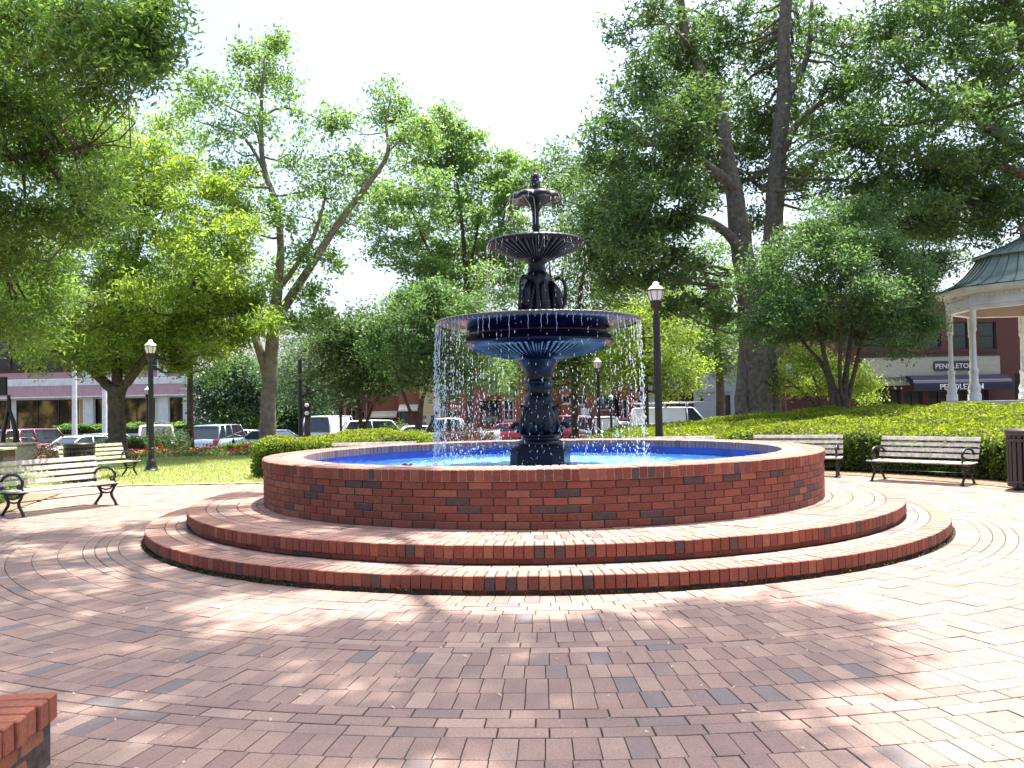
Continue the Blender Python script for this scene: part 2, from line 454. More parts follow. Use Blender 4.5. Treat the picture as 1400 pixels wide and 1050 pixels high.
# ================================================================== STEPS
def near(nmax, n, r_):
    """front pieces of a ring seen from the camera: the nmax of n nearest in angle to the camera's side"""
    half = PI * nmax / n
    return lambda x, y: abs(math.atan2(y - 0, x - 0) + PI / 2 - 0) < half or abs(math.atan2(y, x) + PI / 2) > 2 * PI - half
def step(label, rout, rin, z0, zs, z1, rows, n):
    st = thing('brick_step', label, 'step', (CX, CY, 0), group='round brick steps under the pool')
    annulus('mortar_bed', rin - .25, rout - .036, z0 - .0, z1 - .006, M_mortar, st)
    stuff = MB(); f = near(300, n, rout)
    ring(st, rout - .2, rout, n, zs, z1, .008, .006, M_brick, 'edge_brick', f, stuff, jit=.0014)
    if zs - z0 > .045:
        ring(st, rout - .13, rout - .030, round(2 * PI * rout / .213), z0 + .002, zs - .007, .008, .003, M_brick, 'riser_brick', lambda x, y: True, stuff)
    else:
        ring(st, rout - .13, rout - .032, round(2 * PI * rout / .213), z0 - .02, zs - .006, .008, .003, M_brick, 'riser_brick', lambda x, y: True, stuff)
    stuff.build('edge_brick_rest', M_brick, st)['kind'] = 'stuff'
    stuff = MB(); left = 300
    for (a, b, wd) in rows:
        nn = round(2 * PI * (a + b) / 2 / wd)
        nm = min(left, nn // 2); left -= nm
        ring(st, a, b, nn, z1 - .05, z1 - .001, .008, .003, M_tread, 'tread_brick', near(nm, nn, a) if nm > 0 else (lambda x, y: False), stuff, ph=.3)
    stuff.build('tread_brick_rest', M_tread, st)['kind'] = 'stuff'
    return st
R3, R2, R1, RI = 4.53, 4.12, 3.32, 2.86
step('lower and wider of the two round brick steps, standing on the plaza pavers', R3, R2, 0, .034, .135, [(4.225, 4.33, .213), (4.115, 4.222, .213)], 365)
step('upper and narrower of the two round brick steps, right under the pool wall', R2, R1, .135, .184, .285, [(3.815, 3.92, .213), (3.60, 3.81, .107), (3.39, 3.595, .107), (3.28, 3.385, .213)], 332)

# weeds and dirt gathered along the foot of the lower step
N = 2600
a = rng.uniform(PI * .75, PI * 1.9, N); a[:900] = rng.uniform(PI * 1.0, PI * 1.35, 900)
rr_ = 4.505 + np.abs(rng.normal(size=N)) * .022
C = np.stack([CX + rr_ * np.cos(a), CY + rr_ * np.sin(a), .002 + rng.random(N) * .02 * (1 + np.sin(a * 23))], 1)
tag(bulk_quads('step_foot_weeds', leaf_quads(C, .03, .012, .4), plain('weeds_brown', (.07, .075, .03), 1, var=.5, scale=3)), 'thin line of weeds and dirt along the foot of the lower step', 'weeds', kind='stuff')
# ================================================================== POOL
pool = thing('fountain_pool', 'round raised red brick pool wall holding the blue fountain water', 'pool', (CX, CY, .285))
annulus('mortar_core', RI + .012, R1 - .016, 0, .408, M_mortar, pool)
annulus('coping_mortar', RI + .015, R1 + .004, .409, .509, M_mortarp, pool)
stuff = MB(); nW = 98; ch = .068
for c_ in range(6):
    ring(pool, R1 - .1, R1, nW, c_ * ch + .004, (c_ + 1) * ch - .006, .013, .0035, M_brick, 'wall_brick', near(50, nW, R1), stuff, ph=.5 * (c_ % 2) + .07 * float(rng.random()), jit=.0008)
stuff.build('wall_brick_rest', M_brick, pool)['kind'] = 'stuff'
stuff = MB()
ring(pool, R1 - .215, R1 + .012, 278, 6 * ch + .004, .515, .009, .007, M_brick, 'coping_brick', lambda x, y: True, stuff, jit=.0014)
stuff = MB()
M_cop = toned('brick_coping_inner', [(0.0, (.15, .13, .14)), (.15, (.30, .2, .18)), (.6, (.36, .22, .19)), (1, (.42, .28, .24))], dirt=.35)
ring(pool, RI, R1 - .22, 242, 6 * ch + .004, .514, .011, .006, M_cop, 'coping_brick', lambda x, y: False, stuff, jit=.0014)
stuff.build('inner_coping_row', M_cop, pool)['kind'] = 'stuff'
M_lining = plain('pool_paint_blue', (.03, .10, .42), .5, var=.25, scale=5)
mb = MB(); mb.lathe([(RI + .011, .43), (RI + .011, .02), (0.01, .02)], 96)
mb.build('pool_lining', M_lining, pool)

# water with foam where the curtain lands
mW, nt, b = new_mat('pool_water')
g = N_(nt, 'ShaderNodeNewGeometry')
sub = N_(nt, 'ShaderNodeVectorMath', operation='SUBTRACT'); sub.inputs[1].default_value = (CX, CY, 0)
mulv = N_(nt, 'ShaderNodeVectorMath', operation='MULTIPLY'); mulv.inputs[1].default_value = (1, 1, 0)
ln = N_(nt, 'ShaderNodeVectorMath', operation='LENGTH')
nt.links.new(g.outputs['Position'], sub.inputs[0]); nt.links.new(sub.outputs[0], mulv.inputs[0]); nt.links.new(mulv.outputs[0], ln.inputs[0])
rr = ramp(nt, [(0, (.8,) * 3), (.30, (.95,) * 3), (.46, (1, 1, 1)), (.70, (.78,) * 3), (.90, (.30,) * 3), (1, (.1,) * 3)])
dv = N_(nt, 'ShaderNodeMath', operation='DIVIDE'); dv.inputs[1].default_value = RI
nt.links.new(ln.outputs['Value'], dv.inputs[0]); nt.links.new(dv.outputs[0], rr.inputs[0])
no = N_(nt, 'ShaderNodeTexNoise'); no.inputs['Scale'].default_value = 5; no.inputs['Detail'].default_value = 9; no.inputs['Roughness'].default_value = .8
nt.links.new(g.outputs['Position'], no.inputs['Vector'])
mu = N_(nt, 'ShaderNodeMath', operation='MULTIPLY'); nt.links.new(rr.outputs[0], mu.inputs[0]); nt.links.new(no.outputs['Fac'], mu.inputs[1])
r3 = ramp(nt, [(.30, (0, 0, 0)), (.62, (1, 1, 1))]); nt.links.new(mu.outputs[0], r3.inputs[0])
mx = N_(nt, 'ShaderNodeMixRGB'); mx.inputs[1].default_value = (.012, .095, .42, 1); mx.inputs[2].default_value = (.20, .50, .72, 1)
nt.links.new(r3.outputs[0], mx.inputs[0]); nt.links.new(mx.outputs[0], b.inputs['Base Color'])
rgh = ramp(nt, [(0, (.05,) * 3), (1, (.5,) * 3)]); nt.links.new(r3.outputs[0], rgh.inputs[0]); nt.links.new(rgh.outputs[0], b.inputs['Roughness'])
w1 = N_(nt, 'ShaderNodeTexNoise'); w1.inputs['Scale'].default_value = 14; w1.inputs['Detail'].default_value = 5
nt.links.new(g.outputs['Position'], w1.inputs['Vector'])
bu = N_(nt, 'ShaderNodeBump'); bu.inputs['Strength'].default_value = 1.0; bu.inputs['Distance'].default_value = .05
nt.links.new(w1.outputs['Fac'], bu.inputs['Height']); nt.links.new(bu.outputs[0], b.inputs['Normal'])
WZ = .60
mb = MB(); nr, na = 40, 120; vs_ = []; fs = []
for i in range(nr + 1):
    r_ = (RI + .008) * i / nr + .001
    for k in range(na):
        a = 2 * PI * k / na; x, y = r_ * math.cos(a), r_ * math.sin(a)
        z = .006 * math.sin(r_ * 17 + 1.3 * math.sin(3 * a)) + .005 * math.sin(x * 13 + y * 9) + float(rng.normal()) * (.006 if .9 < r_ < 1.6 else .002)
        vs_.append((x, y, z))
for i in range(nr):
    for k in range(na):
        j = (k + 1) % na; fs.append((i * na + k, i * na + na + k, i * na + na + j, i * na + j))
mb.add(vs_, fs, smooth=True)
wo = mb.build('water', mW, None, (CX, CY, WZ)); wo['kind'] = 'structure'
# small dark float by the near rim
p = at(557, 636, 8.35)
fl = thing('floating_light', 'small dark puck floating on the blue water near the left front of the pool rim', 'float', (gnd(557, 637, WZ).x, gnd(557, 637, WZ).y, WZ))
mb = MB(); mb.lathe([(.0, .0), (.065, .0), (.07, .012), (.06, .03), (.03, .038), (0, .04)], 20); mb.build('puck', M_black, fl)

# ================================================================== BRICK END WALL, near left
pier = thing('low_brick_wall', 'end of a low orange red brick wall with overhanging coping in the near left corner', 'wall', (-1.78, 3.26, 0), R(4))
M_brickn = toned('brick_orange', [(0, (.10, .075, .06)), (.2, (.17, .10, .07)), (.35, (.27, .085, .05)), (.6, (.31, .10, .055)), (1, (.36, .16, .09))], dirt=.25)
mb = MB(); mb.box((-.21, -.9, .085), (.40, 1.78, .17)); mb.build('mortar_core', M_mortar, pier)
bk = {}
def pb(nm, c, d, key, bev=.005):
    t = [.05, .2, .4, .55, .7, .85, .98][int(rng.integers(0, 7))]
    kk = (key, t)
    if kk not in bk:
        q = MB(); q.box((0, 0, 0), d, bev=bev, tone=t); bk[kk] = q.mesh(nm, M_brickn)
    o = link(nm, bk[kk], pier, c); o.rotation_euler = (float(rng.normal()) * .012, float(rng.normal()) * .012, float(rng.normal()) * .02)
for i in range(23):
    y = -.04 - i * .0785
    pb('coping_brick', (-.085 + float(rng.normal()) * .004, y, .222), (.205, .068, .097), 'c')
    pb('coping_brick', (-.302 + float(rng.normal()) * .004, y, .222), (.205, .068, .097), 'c')
for c_ in range(3):
    z = .135 - c_ * .068
    for i in range(8):
        pb('brick', (-.055, -.13 - i * .214 - (.107 if c_ % 2 else 0), z), (.092, .205, .058), 's')
    for i in range(2):
        pb('brick', (-.16 - i * .17, -.052, z), (.19 if i == 0 else .13, .092, .058), 'e' + str(i))
# ================================================================== CAST IRON FOUNTAIN
FZ = WZ - .06
ft = thing('fountain', 'three tiered navy and black cast iron fountain standing in the blue pool', 'fountain', (CX, CY, FZ))
def Z(z): return z - FZ
mb = MB()
oct_ = []
for k in range(4):
    a = PI / 2 * k + R(45 - 14)
    for s_ in (-1, 1):
        oct_.append((.40 * math.cos(a + s_ * .22), .40 * math.sin(a + s_ * .22)))
def scaled(k): return [(x * k, y * k) for x, y in oct_]
mb.prism(oct_, 0, Z(.79)); mb.prism(scaled(1.05), Z(.792), Z(.815)); mb.prism(scaled(.95), Z(.817), Z(.832)); mb.prism(scaled(.86), Z(.834), Z(.85))
mb.build('plinth', M_iron, ft)
mb = MB()
mb.lathe([(.27, Z(.845)), (.285, Z(.87)), (.28, Z(.90)), (.235, Z(.925)), (.22, Z(.94)), (.235, Z(.955)), (.25, Z(.975)), (.235, Z(.995)), (.21, Z(1.0)), (.24, Z(1.04)), (.262, Z(1.1)),
          (.25, Z(1.18)), (.215, Z(1.27)), (.185, Z(1.36)), (.17, Z(1.42)), (.19, Z(1.435)), (.19, Z(1.455)), (.155, Z(1.47)), (.15, Z(1.55)), (.155, Z(1.60)), (.185, Z(1.62)), (.19, Z(1.64)),
          (.165, Z(1.66)), (.17, Z(1.72)), (.195, Z(1.80)), (.225, Z(1.86)), (.25, Z(1.895)), (.26, Z(1.92))], 48,
         mod=lambda r_, z, a, i: (r_ * (1 + (.035 * math.cos(16 * a) if 8 < i < 15 or 17 < i < 21 else 0)), z))
mb.build('pedestal', M_iron, ft)
# acanthus leaves around the pedestal bulge, each curling out at its tip
def acanthus(k, n, z0, h_, r0, out, wd):
    q = MB(); a0 = 2 * PI * k / n; S, T = 12, 7; vs_ = []; fs = []
    for i in range(S + 1):
        s_ = i / S
        zz = z0 + h_ * (s_ if s_ < .88 else .88 + (s_ - .88) * -.9)
        rr_ = r0(s_) + .012 + (out * max(0, s_ - .72) / .28) ** 1.0
        wv = wd * math.sin(PI * min(1, .16 + .84 * s_)) ** .6 * (1 + .22 * math.cos(s_ * 40)) * (1 - .35 * s_)
        for j in range(T):
            tt = (j / (T - 1) - .5) * 2
            a = a0 + tt * wv / rr_
            ridge = .016 * (1 - abs(tt)) + .007 * math.cos(tt * 9 + s_ * 22)
            vs_.append(((rr_ + ridge) * math.cos(a), (rr_ + ridge) * math.sin(a), zz - .012 * abs(tt) * math.sin(s_ * 3)))
    for i in range(S):
        for j in range(T - 1):
            fs.append((i * T + j, i * T + j + 1, (i + 1) * T + j + 1, (i + 1) * T + j))
    q.add(vs_, fs, smooth=True)
    o = q.build('acanthus_leaf', M_iron, ft)
    md = o.modifiers.new('s', 'SOLIDIFY'); md.thickness = .008
prof1 = lambda s_: np.interp(s_, [0, .15, .35, .6, 1], [.235, .262, .25, .205, .175])
for k in range(8): acanthus(k + .5, 8, Z(1.0), .42, prof1, .055, .075)
prof2 = lambda s_: .30 - .06 * s_
for k in range(4):   # big scrolled feet leaves at the corners
    a = PI / 2 * k + R(45 - 14 + 45)
    q = MB(); pts = []
    for i in range(15):
        t = i / 14; an = t * 4.6
        rr_ = .30 + .055 * math.cos(an) * (1 - .45 * t) + (.0); zz = Z(1.06) + .07 * math.sin(an) * (1 - .45 * t)
        pts.append((rr_ * math.cos(a), rr_ * math.sin(a), zz))
    q.tube(pts, [.034 - .016 * i / 14 for i in range(15)], 8)
    q.build('scroll', M_iron, ft)
# large bowl
nF = 72
def flute(r_, z, a, i):
    if 1 <= i <= 6: return (r_ * (1 - .0), z + .018 * abs(math.sin(nF / 2 * a)) * (1 if 1 < i < 6 else .4))
    return (r_, z)
mb = MB()
mb.lathe([(.24, Z(1.91)), (.34, Z(1.925)), (.46, Z(1.945)), (.58, Z(1.972)), (.70, Z(2.008)), (.80, Z(2.045)), (.86, Z(2.072)), (.90, Z(2.085)), (.915, Z(2.10)), (.93, Z(2.105)),
          (.945, Z(2.12)), (.945, Z(2.135)), (.93, Z(2.15)), (.925, Z(2.19)), (.905, Z(2.205)), (.875, Z(2.215)), (.87, Z(2.23)), (.885, Z(2.25)), (.93, Z(2.275)), (1.0, Z(2.30)),
          (1.09, Z(2.325)), (1.17, Z(2.345)), (1.225, Z(2.36)), (1.245, Z(2.375)), (1.25, Z(2.39)), (1.24, Z(2.402)), (1.2, Z(2.40)), (1.15, Z(2.36)), (.9, Z(2.26)), (.0, Z(2.25))], nF * 4, mod=flute)
mb.build('large_bowl', M_ironblue, ft)
mb = MB()
nB = 108
mb.lathe([(1.238, Z(2.352)), (1.262, Z(2.362)), (1.272, Z(2.38)), (1.268, Z(2.398)), (1.245, Z(2.405))], nB * 4,
         mod=lambda r_, z, a, i: (r_ * (1 + .0045 * math.cos(nB * a)), z - (.010 * (.5 + .5 * math.cos(nB * a)) if i < 2 else 0)))
mb.build('bowl_rim', plain('wet_rim', (.03, .03, .035), .12, coat=1), ft)
mWs = plain('bowl_water', (.10, .14, .2), .05)
mb = MB(); mb.lathe([(0.001, Z(2.396)), (1.236, Z(2.396))], 96); mb.build('bowl_water', mWs, ft)
# stem with swans
mb = MB()
mb.lathe([(.30, Z(2.39)), (.30, Z(2.42)), (.25, Z(2.44)), (.23, Z(2.47)), (.20, Z(2.55)), (.185, Z(2.7)), (.17, Z(2.85)), (.155, Z(2.95)), (.135, Z(3.0)), (.115, Z(3.02)), (.12, Z(3.05)), (.105, Z(3.08)), (.11, Z(3.12)), (.15, Z(3.15)), (.16, Z(3.16))], 40,
         mod=lambda r_, z, a, i: (r_ * (1 + (.09 * math.cos(8 * a + z * 3) if 3 < i < 8 else 0)), z))
mb.build('stem', M_iron, ft)
for k in range(3):
    a0 = R(-6) + 2 * PI * k / 3
    def W(r_, s_, z):
        return (r_ * math.cos(a0) - s_ * math.sin(a0), r_ * math.sin(a0) + s_ * math.cos(a0), Z(z))
    q = MB()   # standing bird: body upright against the stem, S neck curling outwards
    q.tube([W(.16, 0, 2.44), W(.20, 0, 2.5), W(.235, 0, 2.6), W(.235, 0, 2.72), W(.20, 0, 2.84), W(.17, 0, 2.9)], [.03, .075, .095, .085, .05, .02], 12)
    q.tube([W(.29, 0, 2.55), W(.335, 0, 2.62), W(.355, 0, 2.70), W(.355, 0, 2.80), W(.34, 0, 2.88), W(.30, 0, 2.93), W(.255, 0, 2.935), W(.225, 0, 2.91)], [.035, .03, .026, .023, .022, .024, .026, .012], 8)
    sw = q.build('swan', M_iron, ft)
    for s_ in (-1, 1):
        q = MB()
        for j in range(6):
            q.tube([W(.19 + .012 * j, s_ * (.085 - .004 * j), 2.86 - .045 * j), W(.24 + .012 * j, s_ * (.10 - .004 * j), 2.72 - .045 * j), W(.25 + .01 * j, s_ * .07, 2.58 - .022 * j)], [.012, .018, .006], 5)
        q.build('wing', M_iron, sw)
for k in range(3):
    a = R(52) + 2 * PI * k / 3; q = MB()
    q.tube([(.15 * math.cos(a), .15 * math.sin(a), Z(2.42)), (.2 * math.cos(a), .2 * math.sin(a), Z(2.55)), (.17 * math.cos(a), .17 * math.sin(a), Z(2.75)), (.2 * math.cos(a), .2 * math.sin(a), Z(2.88))], [.05, .04, .045, .015], 8)
    q.build('reed_leaf', M_iron, ft)
nM = 44
mb = MB()
mb.lathe([(.12, Z(3.13)), (.17, Z(3.165)), (.24, Z(3.20)), (.32, Z(3.235)), (.41, Z(3.27)), (.50, Z(3.305)), (.575, Z(3.335)), (.605, Z(3.36)), (.61, Z(3.385)), (.595, Z(3.40)), (.55, Z(3.395)), (.4, Z(3.34)), (0, Z(3.34))], nM * 6,
         mod=lambda r_, z, a, i: (r_ * (1 + (.012 * abs(math.sin(nM / 2 * a)) if 5 < i < 10 else 0)), z + (-.016 * abs(math.sin(nM / 2 * a)) if 1 < i < 9 else 0)))
mb.build('middle_bowl', M_iron, ft)
mb = MB(); mb.lathe([(0.001, Z(3.386)), (.585, Z(3.386))], 64); mb.build('bowl_water', mWs, ft)
mb = MB()
mb.lathe([(.13, Z(3.38)), (.12, Z(3.41)), (.07, Z(3.43)), (.05, Z(3.47)), (.042, Z(3.55)), (.06, Z(3.58)), (.045, Z(3.60)), (.04, Z(3.7)), (.045, Z(3.78)), (.065, Z(3.81)), (.06, Z(3.83)), (.075, Z(3.85))], 24)
mb.build('upper_stem', M_iron, ft)
mb = MB()
def lobe(r_, z, a, i):
    k = min(1.0, max(0, (r_ - .14) / .18)); c_ = abs(math.sin(4 * a + .4))
    return (r_ * (1 + .07 * k * c_), z - .030 * k * k * (1 - c_))
mb.lathe([(.06, Z(3.83)), (.10, Z(3.85)), (.15, Z(3.885)), (.20, Z(3.92)), (.25, Z(3.94)), (.29, Z(3.93)), (.315, Z(3.925)), (.32, Z(3.95)), (.30, Z(3.985)), (.26, Z(4.01)), (.2, Z(4.02)), (.0, Z(3.99))], 128, mod=lobe)
mb.build('top_bowl', M_iron, ft)
mb = MB()
mb.lathe([(.085, Z(4.0)), (.075, Z(4.03)), (.055, Z(4.06)), (.058, Z(4.10)), (.05, Z(4.16)), (.048, Z(4.23)), (.04, Z(4.255)), (.018, Z(4.262)), (.014, Z(4.29)), (.004, Z(4.31))], 20,
         mod=lambda r_, z, a, i: (r_ * (1 + .13 * math.cos(6 * a)), z))
mb.build('finial', M_iron, ft)

# ------------------------------------------------------------------ falling water
mD, nt, b = new_mat('water_drop')
out = nt.nodes['Material Output']
b.inputs['Base Color'].default_value = (.93, .95, .97, 1); b.inputs['Roughness'].default_value = .08
tr = N_(nt, 'ShaderNodeBsdfTranslucent'); tr.inputs['Color'].default_value = (.95, .97, 1, 1)
tp = N_(nt, 'ShaderNodeBsdfTransparent')
m1 = N_(nt, 'ShaderNodeMixShader'); m1.inputs[0].default_value = .6
m2 = N_(nt, 'ShaderNodeMixShader'); m2.inputs[0].default_value = .22
nt.links.new(b.outputs[0], m1.inputs[1]); nt.links.new(tr.outputs[0], m1.inputs[2])
nt.links.new(m1.outputs[0], m2.inputs[1]); nt.links.new(tp.outputs[0], m2.inputs[2]); nt.links.new(m2.outputs[0], out.inputs['Surface'])
def drops(C, rad, stretch):
    """octahedra"""
    N = len(C); v = np.array([(1, 0, 0), (-1, 0, 0), (0, 1, 0), (0, -1, 0), (0, 0, 1), (0, 0, -1)], float)
    f = np.array([(0, 2, 4), (2, 1, 4), (1, 3, 4), (3, 0, 4), (2, 0, 5), (1, 2, 5), (3, 1, 5), (0, 3, 5)])
    V = v[None] * np.stack([rad, rad, rad * stretch], 1)[:, None, :] + C[:, None, :]
    F = f[None] + (np.arange(N) * 6)[:, None, None]
    return V.reshape(-1, 3), F.reshape(-1, 3)
def tri_obj(name, V, F, m, parent=None):
    me = bpy.data.meshes.new(name); n = len(F)
    me.vertices.add(len(V)); me.vertices.foreach_set('co', V.reshape(-1).astype(np.float32))
    me.loops.add(n * 3); me.loops.foreach_set('vertex_index', F.reshape(-1).astype(np.int32))
    me.polygons.add(n); me.polygons.foreach_set('loop_start', np.arange(n, dtype=np.int32) * 3)
    me.polygons.foreach_set('use_smooth', [True] * n)
    me.update(calc_edges=True); me.materials.append(m)
    return link(name, me, parent)
Cs, Rs, Ss = [], [], []
st_ = MB()
def curtain(r0, z0, z1, n, out_, dens, dr, thread):
    for i in range(n):
        a = 2 * PI * (i + float(rng.uniform(-.3, .3))) / n
        left = .5 - .5 * math.cos(a)           # fuller on the left side, as the wind drives it
        o_ = out_ * float(rng.uniform(.5, 1.3)); H_ = z0 - z1
        side = abs(math.cos(a))
        d_ = dens * (.6 + 2.2 * left * side ** 2 + .45 * side)
        if thread and rng.random() < (.6 if n > 100 else .3):
            L = H_ * float(rng.uniform(.03, .15)); pts = []
            for k in range(6):
                t = k / 5 * L / H_
                rr_ = r0 + o_ * math.sqrt(max(t, 0)); pts.append((CX + rr_ * math.cos(a) + .004 * math.sin(k * 2.1 + i), CY + rr_ * math.sin(a), z0 - t * H_))
            st_.tube(pts, [.0024, .0022, .002, .002, .0018, .001], 5, cap=False)
        m_ = int(rng.poisson(d_ * H_))
        t = rng.random(m_) ** .8
        rr_ = r0 + o_ * np.sqrt(t) + rng.normal(size=m_) * (.003 + .010 * t)
        aa = a + rng.normal(size=m_) * (.003 + .010 * t)
        zz = z0 - t * H_
        Cs.append(np.stack([CX + rr_ * np.cos(aa), CY + rr_ * np.sin(aa), zz], 1))
        Rs.append(rng.uniform(.5, 1.25, m_) * dr * .82); Ss.append(rng.uniform(1.3, 6.5, m_))
curtain(1.268, 2.365, WZ, 108, .05, 13, .005, True)
curtain(.615, 3.36, 2.40, 60, .05, 7, .0045, True)
curtain(.34, 3.95, 3.40, 30, .06, 8, .0045, True)
# spray near the top jet, splash off the water
def puff(c, s, n, dr):
    Cs.append(np.array(c) + rng.normal(size=(n, 3)) * np.array(s)); Rs.append(rng.uniform(.4, 1.1, n) * dr); Ss.append(rng.uniform(.8, 1.5, n))
puff((CX, CY, 4.12), (.10, .10, .07), 60, .005)
aa = rng.random(900) * 2 * PI; rr_ = 1.33 + rng.normal(size=900) * .12
Cs.append(np.stack([CX + rr_ * np.cos(aa), CY + rr_ * np.sin(aa), WZ + np.abs(rng.normal(size=900)) * .07], 1)); Rs.append(rng.uniform(.4, 1.1, 900) * .005); Ss.append(np.full(900, 1.0))
V, F = drops(np.concatenate(Cs), np.concatenate(Rs), np.concatenate(Ss))
tag(tri_obj('falling_water', V, F, mD), 'sparkling drops of water falling from the fountain bowls', 'water', kind='stuff')
for k in range(2):   # runs of water down the top bowl and stem
    a = -PI / 2 + (-.55, -.12, .1, .5, -.9)[k]
    st_.tube([(CX + r_ * math.cos(a) + .005 * math.sin(9 * r_ + k), CY + r_ * math.sin(a), z) for r_, z in ((.33, 3.98), (.31, 3.93), (.22, 3.88), (.14, 3.83), (.10, 3.72), (.09, 3.6))], .004, 5)
tag(st_.build('water_streams', mD), 'thin threads of water running off the rims of the fountain bowls', 'water', kind='stuff')
# ================================================================== BENCHES
def make_bench(label, wood):
    """length along X, faces -Y, origin on the ground under its middle"""
    t = thing('park_bench', label, 'bench', group='slatted park benches around the fountain')
    Lh = .79
    sm = MB(); sm.box((0, 0, 0), (2 * Lh, .062, .024), bev=.006); me_s = sm.mesh('slat', wood)
    sm = MB(); sm.box((0, 0, 0), (2 * Lh, .082, .022), bev=.006); me_b = sm.mesh('slat', wood)
    for i in range(6):
        y = -.23 + i * .076; z = .425 - .012 * math.sin(i / 5 * PI) - (.006 if i == 0 else 0)
        o = link('slat', me_s, t, (0, y, z)); o.rotation_euler = (R(-14) if i == 0 else R(2), 0, 0)
    for i in range(4):
        s_ = .07 + i * .122
        y = .215 + s_ * .27; z = .47 + s_ * .93
        o = link('slat', me_b, t, (0, y - .015, z)); o.rotation_euler = (R(74 - i * 1.5), 0, 0)
    for sx in (-1, 1):
        x = sx * .71
        q = MB()
        q.tube([(x, -.24, .395), (x, -.1, .385), (x, .1, .375), (x, .21, .40), (x, .235, .47), (x, .27, .6), (x, .32, .78), (x, .355, .90), (x, .385, .925)], [.018, .018, .02, .022, .022, .02, .018, .016, .012], 7, sq=1.3)
        fr = q.build('end_frame', M_black, t)
        q = MB()   # curled arm
        pts = [(x, .25, .57), (x, .19, .655), (x, .08, .70), (x, -.05, .705), (x, -.15, .67), (x, -.20, .60), (x, -.20, .53), (x, -.17, .475), (x, -.12, .47), (x, -.10, .51), (x, -.13, .535), (x, -.155, .52)]
        q.tube(pts, [.016, .018, .02, .02, .02, .019, .018, .017, .016, .015, .014, .010], 7, sq=1.4)
        q.build('armrest', M_black, fr)
        q = MB(); q.tube([(x, -.21, .40), (x, -.215, .44), (x, -.19, .48)], .017, 7); q.tube([(x, -.17, .39), (x, -.10, .31), (x, 0, .285), (x, .10, .31), (x, .17, .38)], .015, 7)
        q.build('scroll', M_black, fr)
        q = MB(); q.tube([(x, -.20, .39), (x, -.17, .31), (x, -.12, .24), (x, -.13, .17), (x, -.18, .10), (x, -.215, .04), (x, -.225, .012)], [.019, .018, .02, .02, .018, .018, .02], 7, sq=1.3); q.box((x, -.235, .008), (.045, .075, .016), bev=.005)
        q.build('leg', M_black, fr)
        q = MB(); q.tube([(x, .17, .38), (x, .14, .31), (x, .09, .24), (x, .10, .17), (x, .16, .10), (x, .205, .04), (x, .22, .012)], [.019, .018, .02, .02, .018, .018, .02], 7, sq=1.3); q.box((x, .232, .008), (.045, .07, .016), bev=.005)
        q.build('leg', M_black, fr)
        q = MB(); q.tube([(x, -.125, .245), (x, -.015, .225), (x, .095, .245)], .016, 7); q.build('cross_tie', M_black, fr)
    q = MB(); q.tube([(-.71, .0, .225), (.71, .0, .225)], .009, 6); q.build('tie_rod', M_black, t)
    return t
bench0 = make_bench('sunlit slatted bench alone at the left edge of the plaza, nearest the camera', M_wood)
bench0.scale = (1, 1, .79); bench0.location = (-6.38, 11.9, 0); bench0.rotation_euler = (0, 0, R(64))
def put_bench(x, y, rz, label, sx=1.0):
    b_ = copy_tree(bench0); b_.location = (x, y, 0); b_.rotation_euler = (0, 0, R(rz)); b_['label'] = label; b_.scale = (sx, 1, .79)
    return b_
put_bench(6.55, 13.55, -50, 'slatted bench in front of the long hedge, just left of the dark bin')
put_bench(5.1, 15.25, -26, 'slatted bench by the hedge, half hidden behind the right side of the pool')
put_bench(3.0, 15.6, -4, 'bench behind the pool right of the fountain, only its top slat showing')
put_bench(-2.6, 15.6, 4, 'bench behind the pool left of the fountain, in front of the clipped golden hedge')
b_ = put_bench(-8.6, 17.6, 66, 'small looking greenish slatted bench beside the bin near the left lamp post')
for ch in b_.children:
    if ch.name.startswith('slat'):
        ch.data = ch.data.copy(); ch.data.materials[0] = M_wood2

# ================================================================== BINS
def make_bin(label, x, y, r_, h_, m, lid=True):
    t = thing('litter_bin', label, 'bin', (x, y, 0))
    q = MB(); q.lathe([(r_ * .86, .06), (r_ * .9, .08), (r_ * .9, h_ - .1), (r_ * .84, h_ - .1)], 32); q.build('liner', M_black, t)
    nb = 24; q = MB(); q.box((0, 0, 0), (.012, 2 * PI * r_ / nb * .72, h_ - .14), bev=.003); me = q.mesh('slat', m)
    for i in range(nb):
        a = 2 * PI * i / nb; link('slat', me, t, (r_ * math.cos(a), r_ * math.sin(a), h_ / 2 - .02), a)
    q = MB()
    for z in (.12, h_ - .16): q.lathe([(r_ + .008, z - .02), (r_ + .016, z - .02), (r_ + .016, z + .02), (r_ + .008, z + .02)], 32)
    q.build('hoop', m, t)
    q = MB(); q.lathe([(r_ * .45, h_ - .02), (r_ * .5, h_ - .005), (r_ * .9, h_), (r_ * 1.06, h_ - .02), (r_ * 1.08, h_ - .06), (r_ * .98, h_ - .1)], 32); q.build('rim', m, t)
    q = MB(); q.lathe([(0, 0.0), (r_ * .8, 0), (r_ * .8, .06), (0, .06)], 24); q.build('base', M_black, t)
M_brz = plain('bin_brown_black', (.045, .034, .034), .45)
make_bin('round dark brown slatted litter bin at the right edge beside the hedge', 7.47, 12.15, .31, .88, M_brz)
make_bin('black slatted litter bin between the two left benches', -8.55, 16.6, .27, .80, M_black)

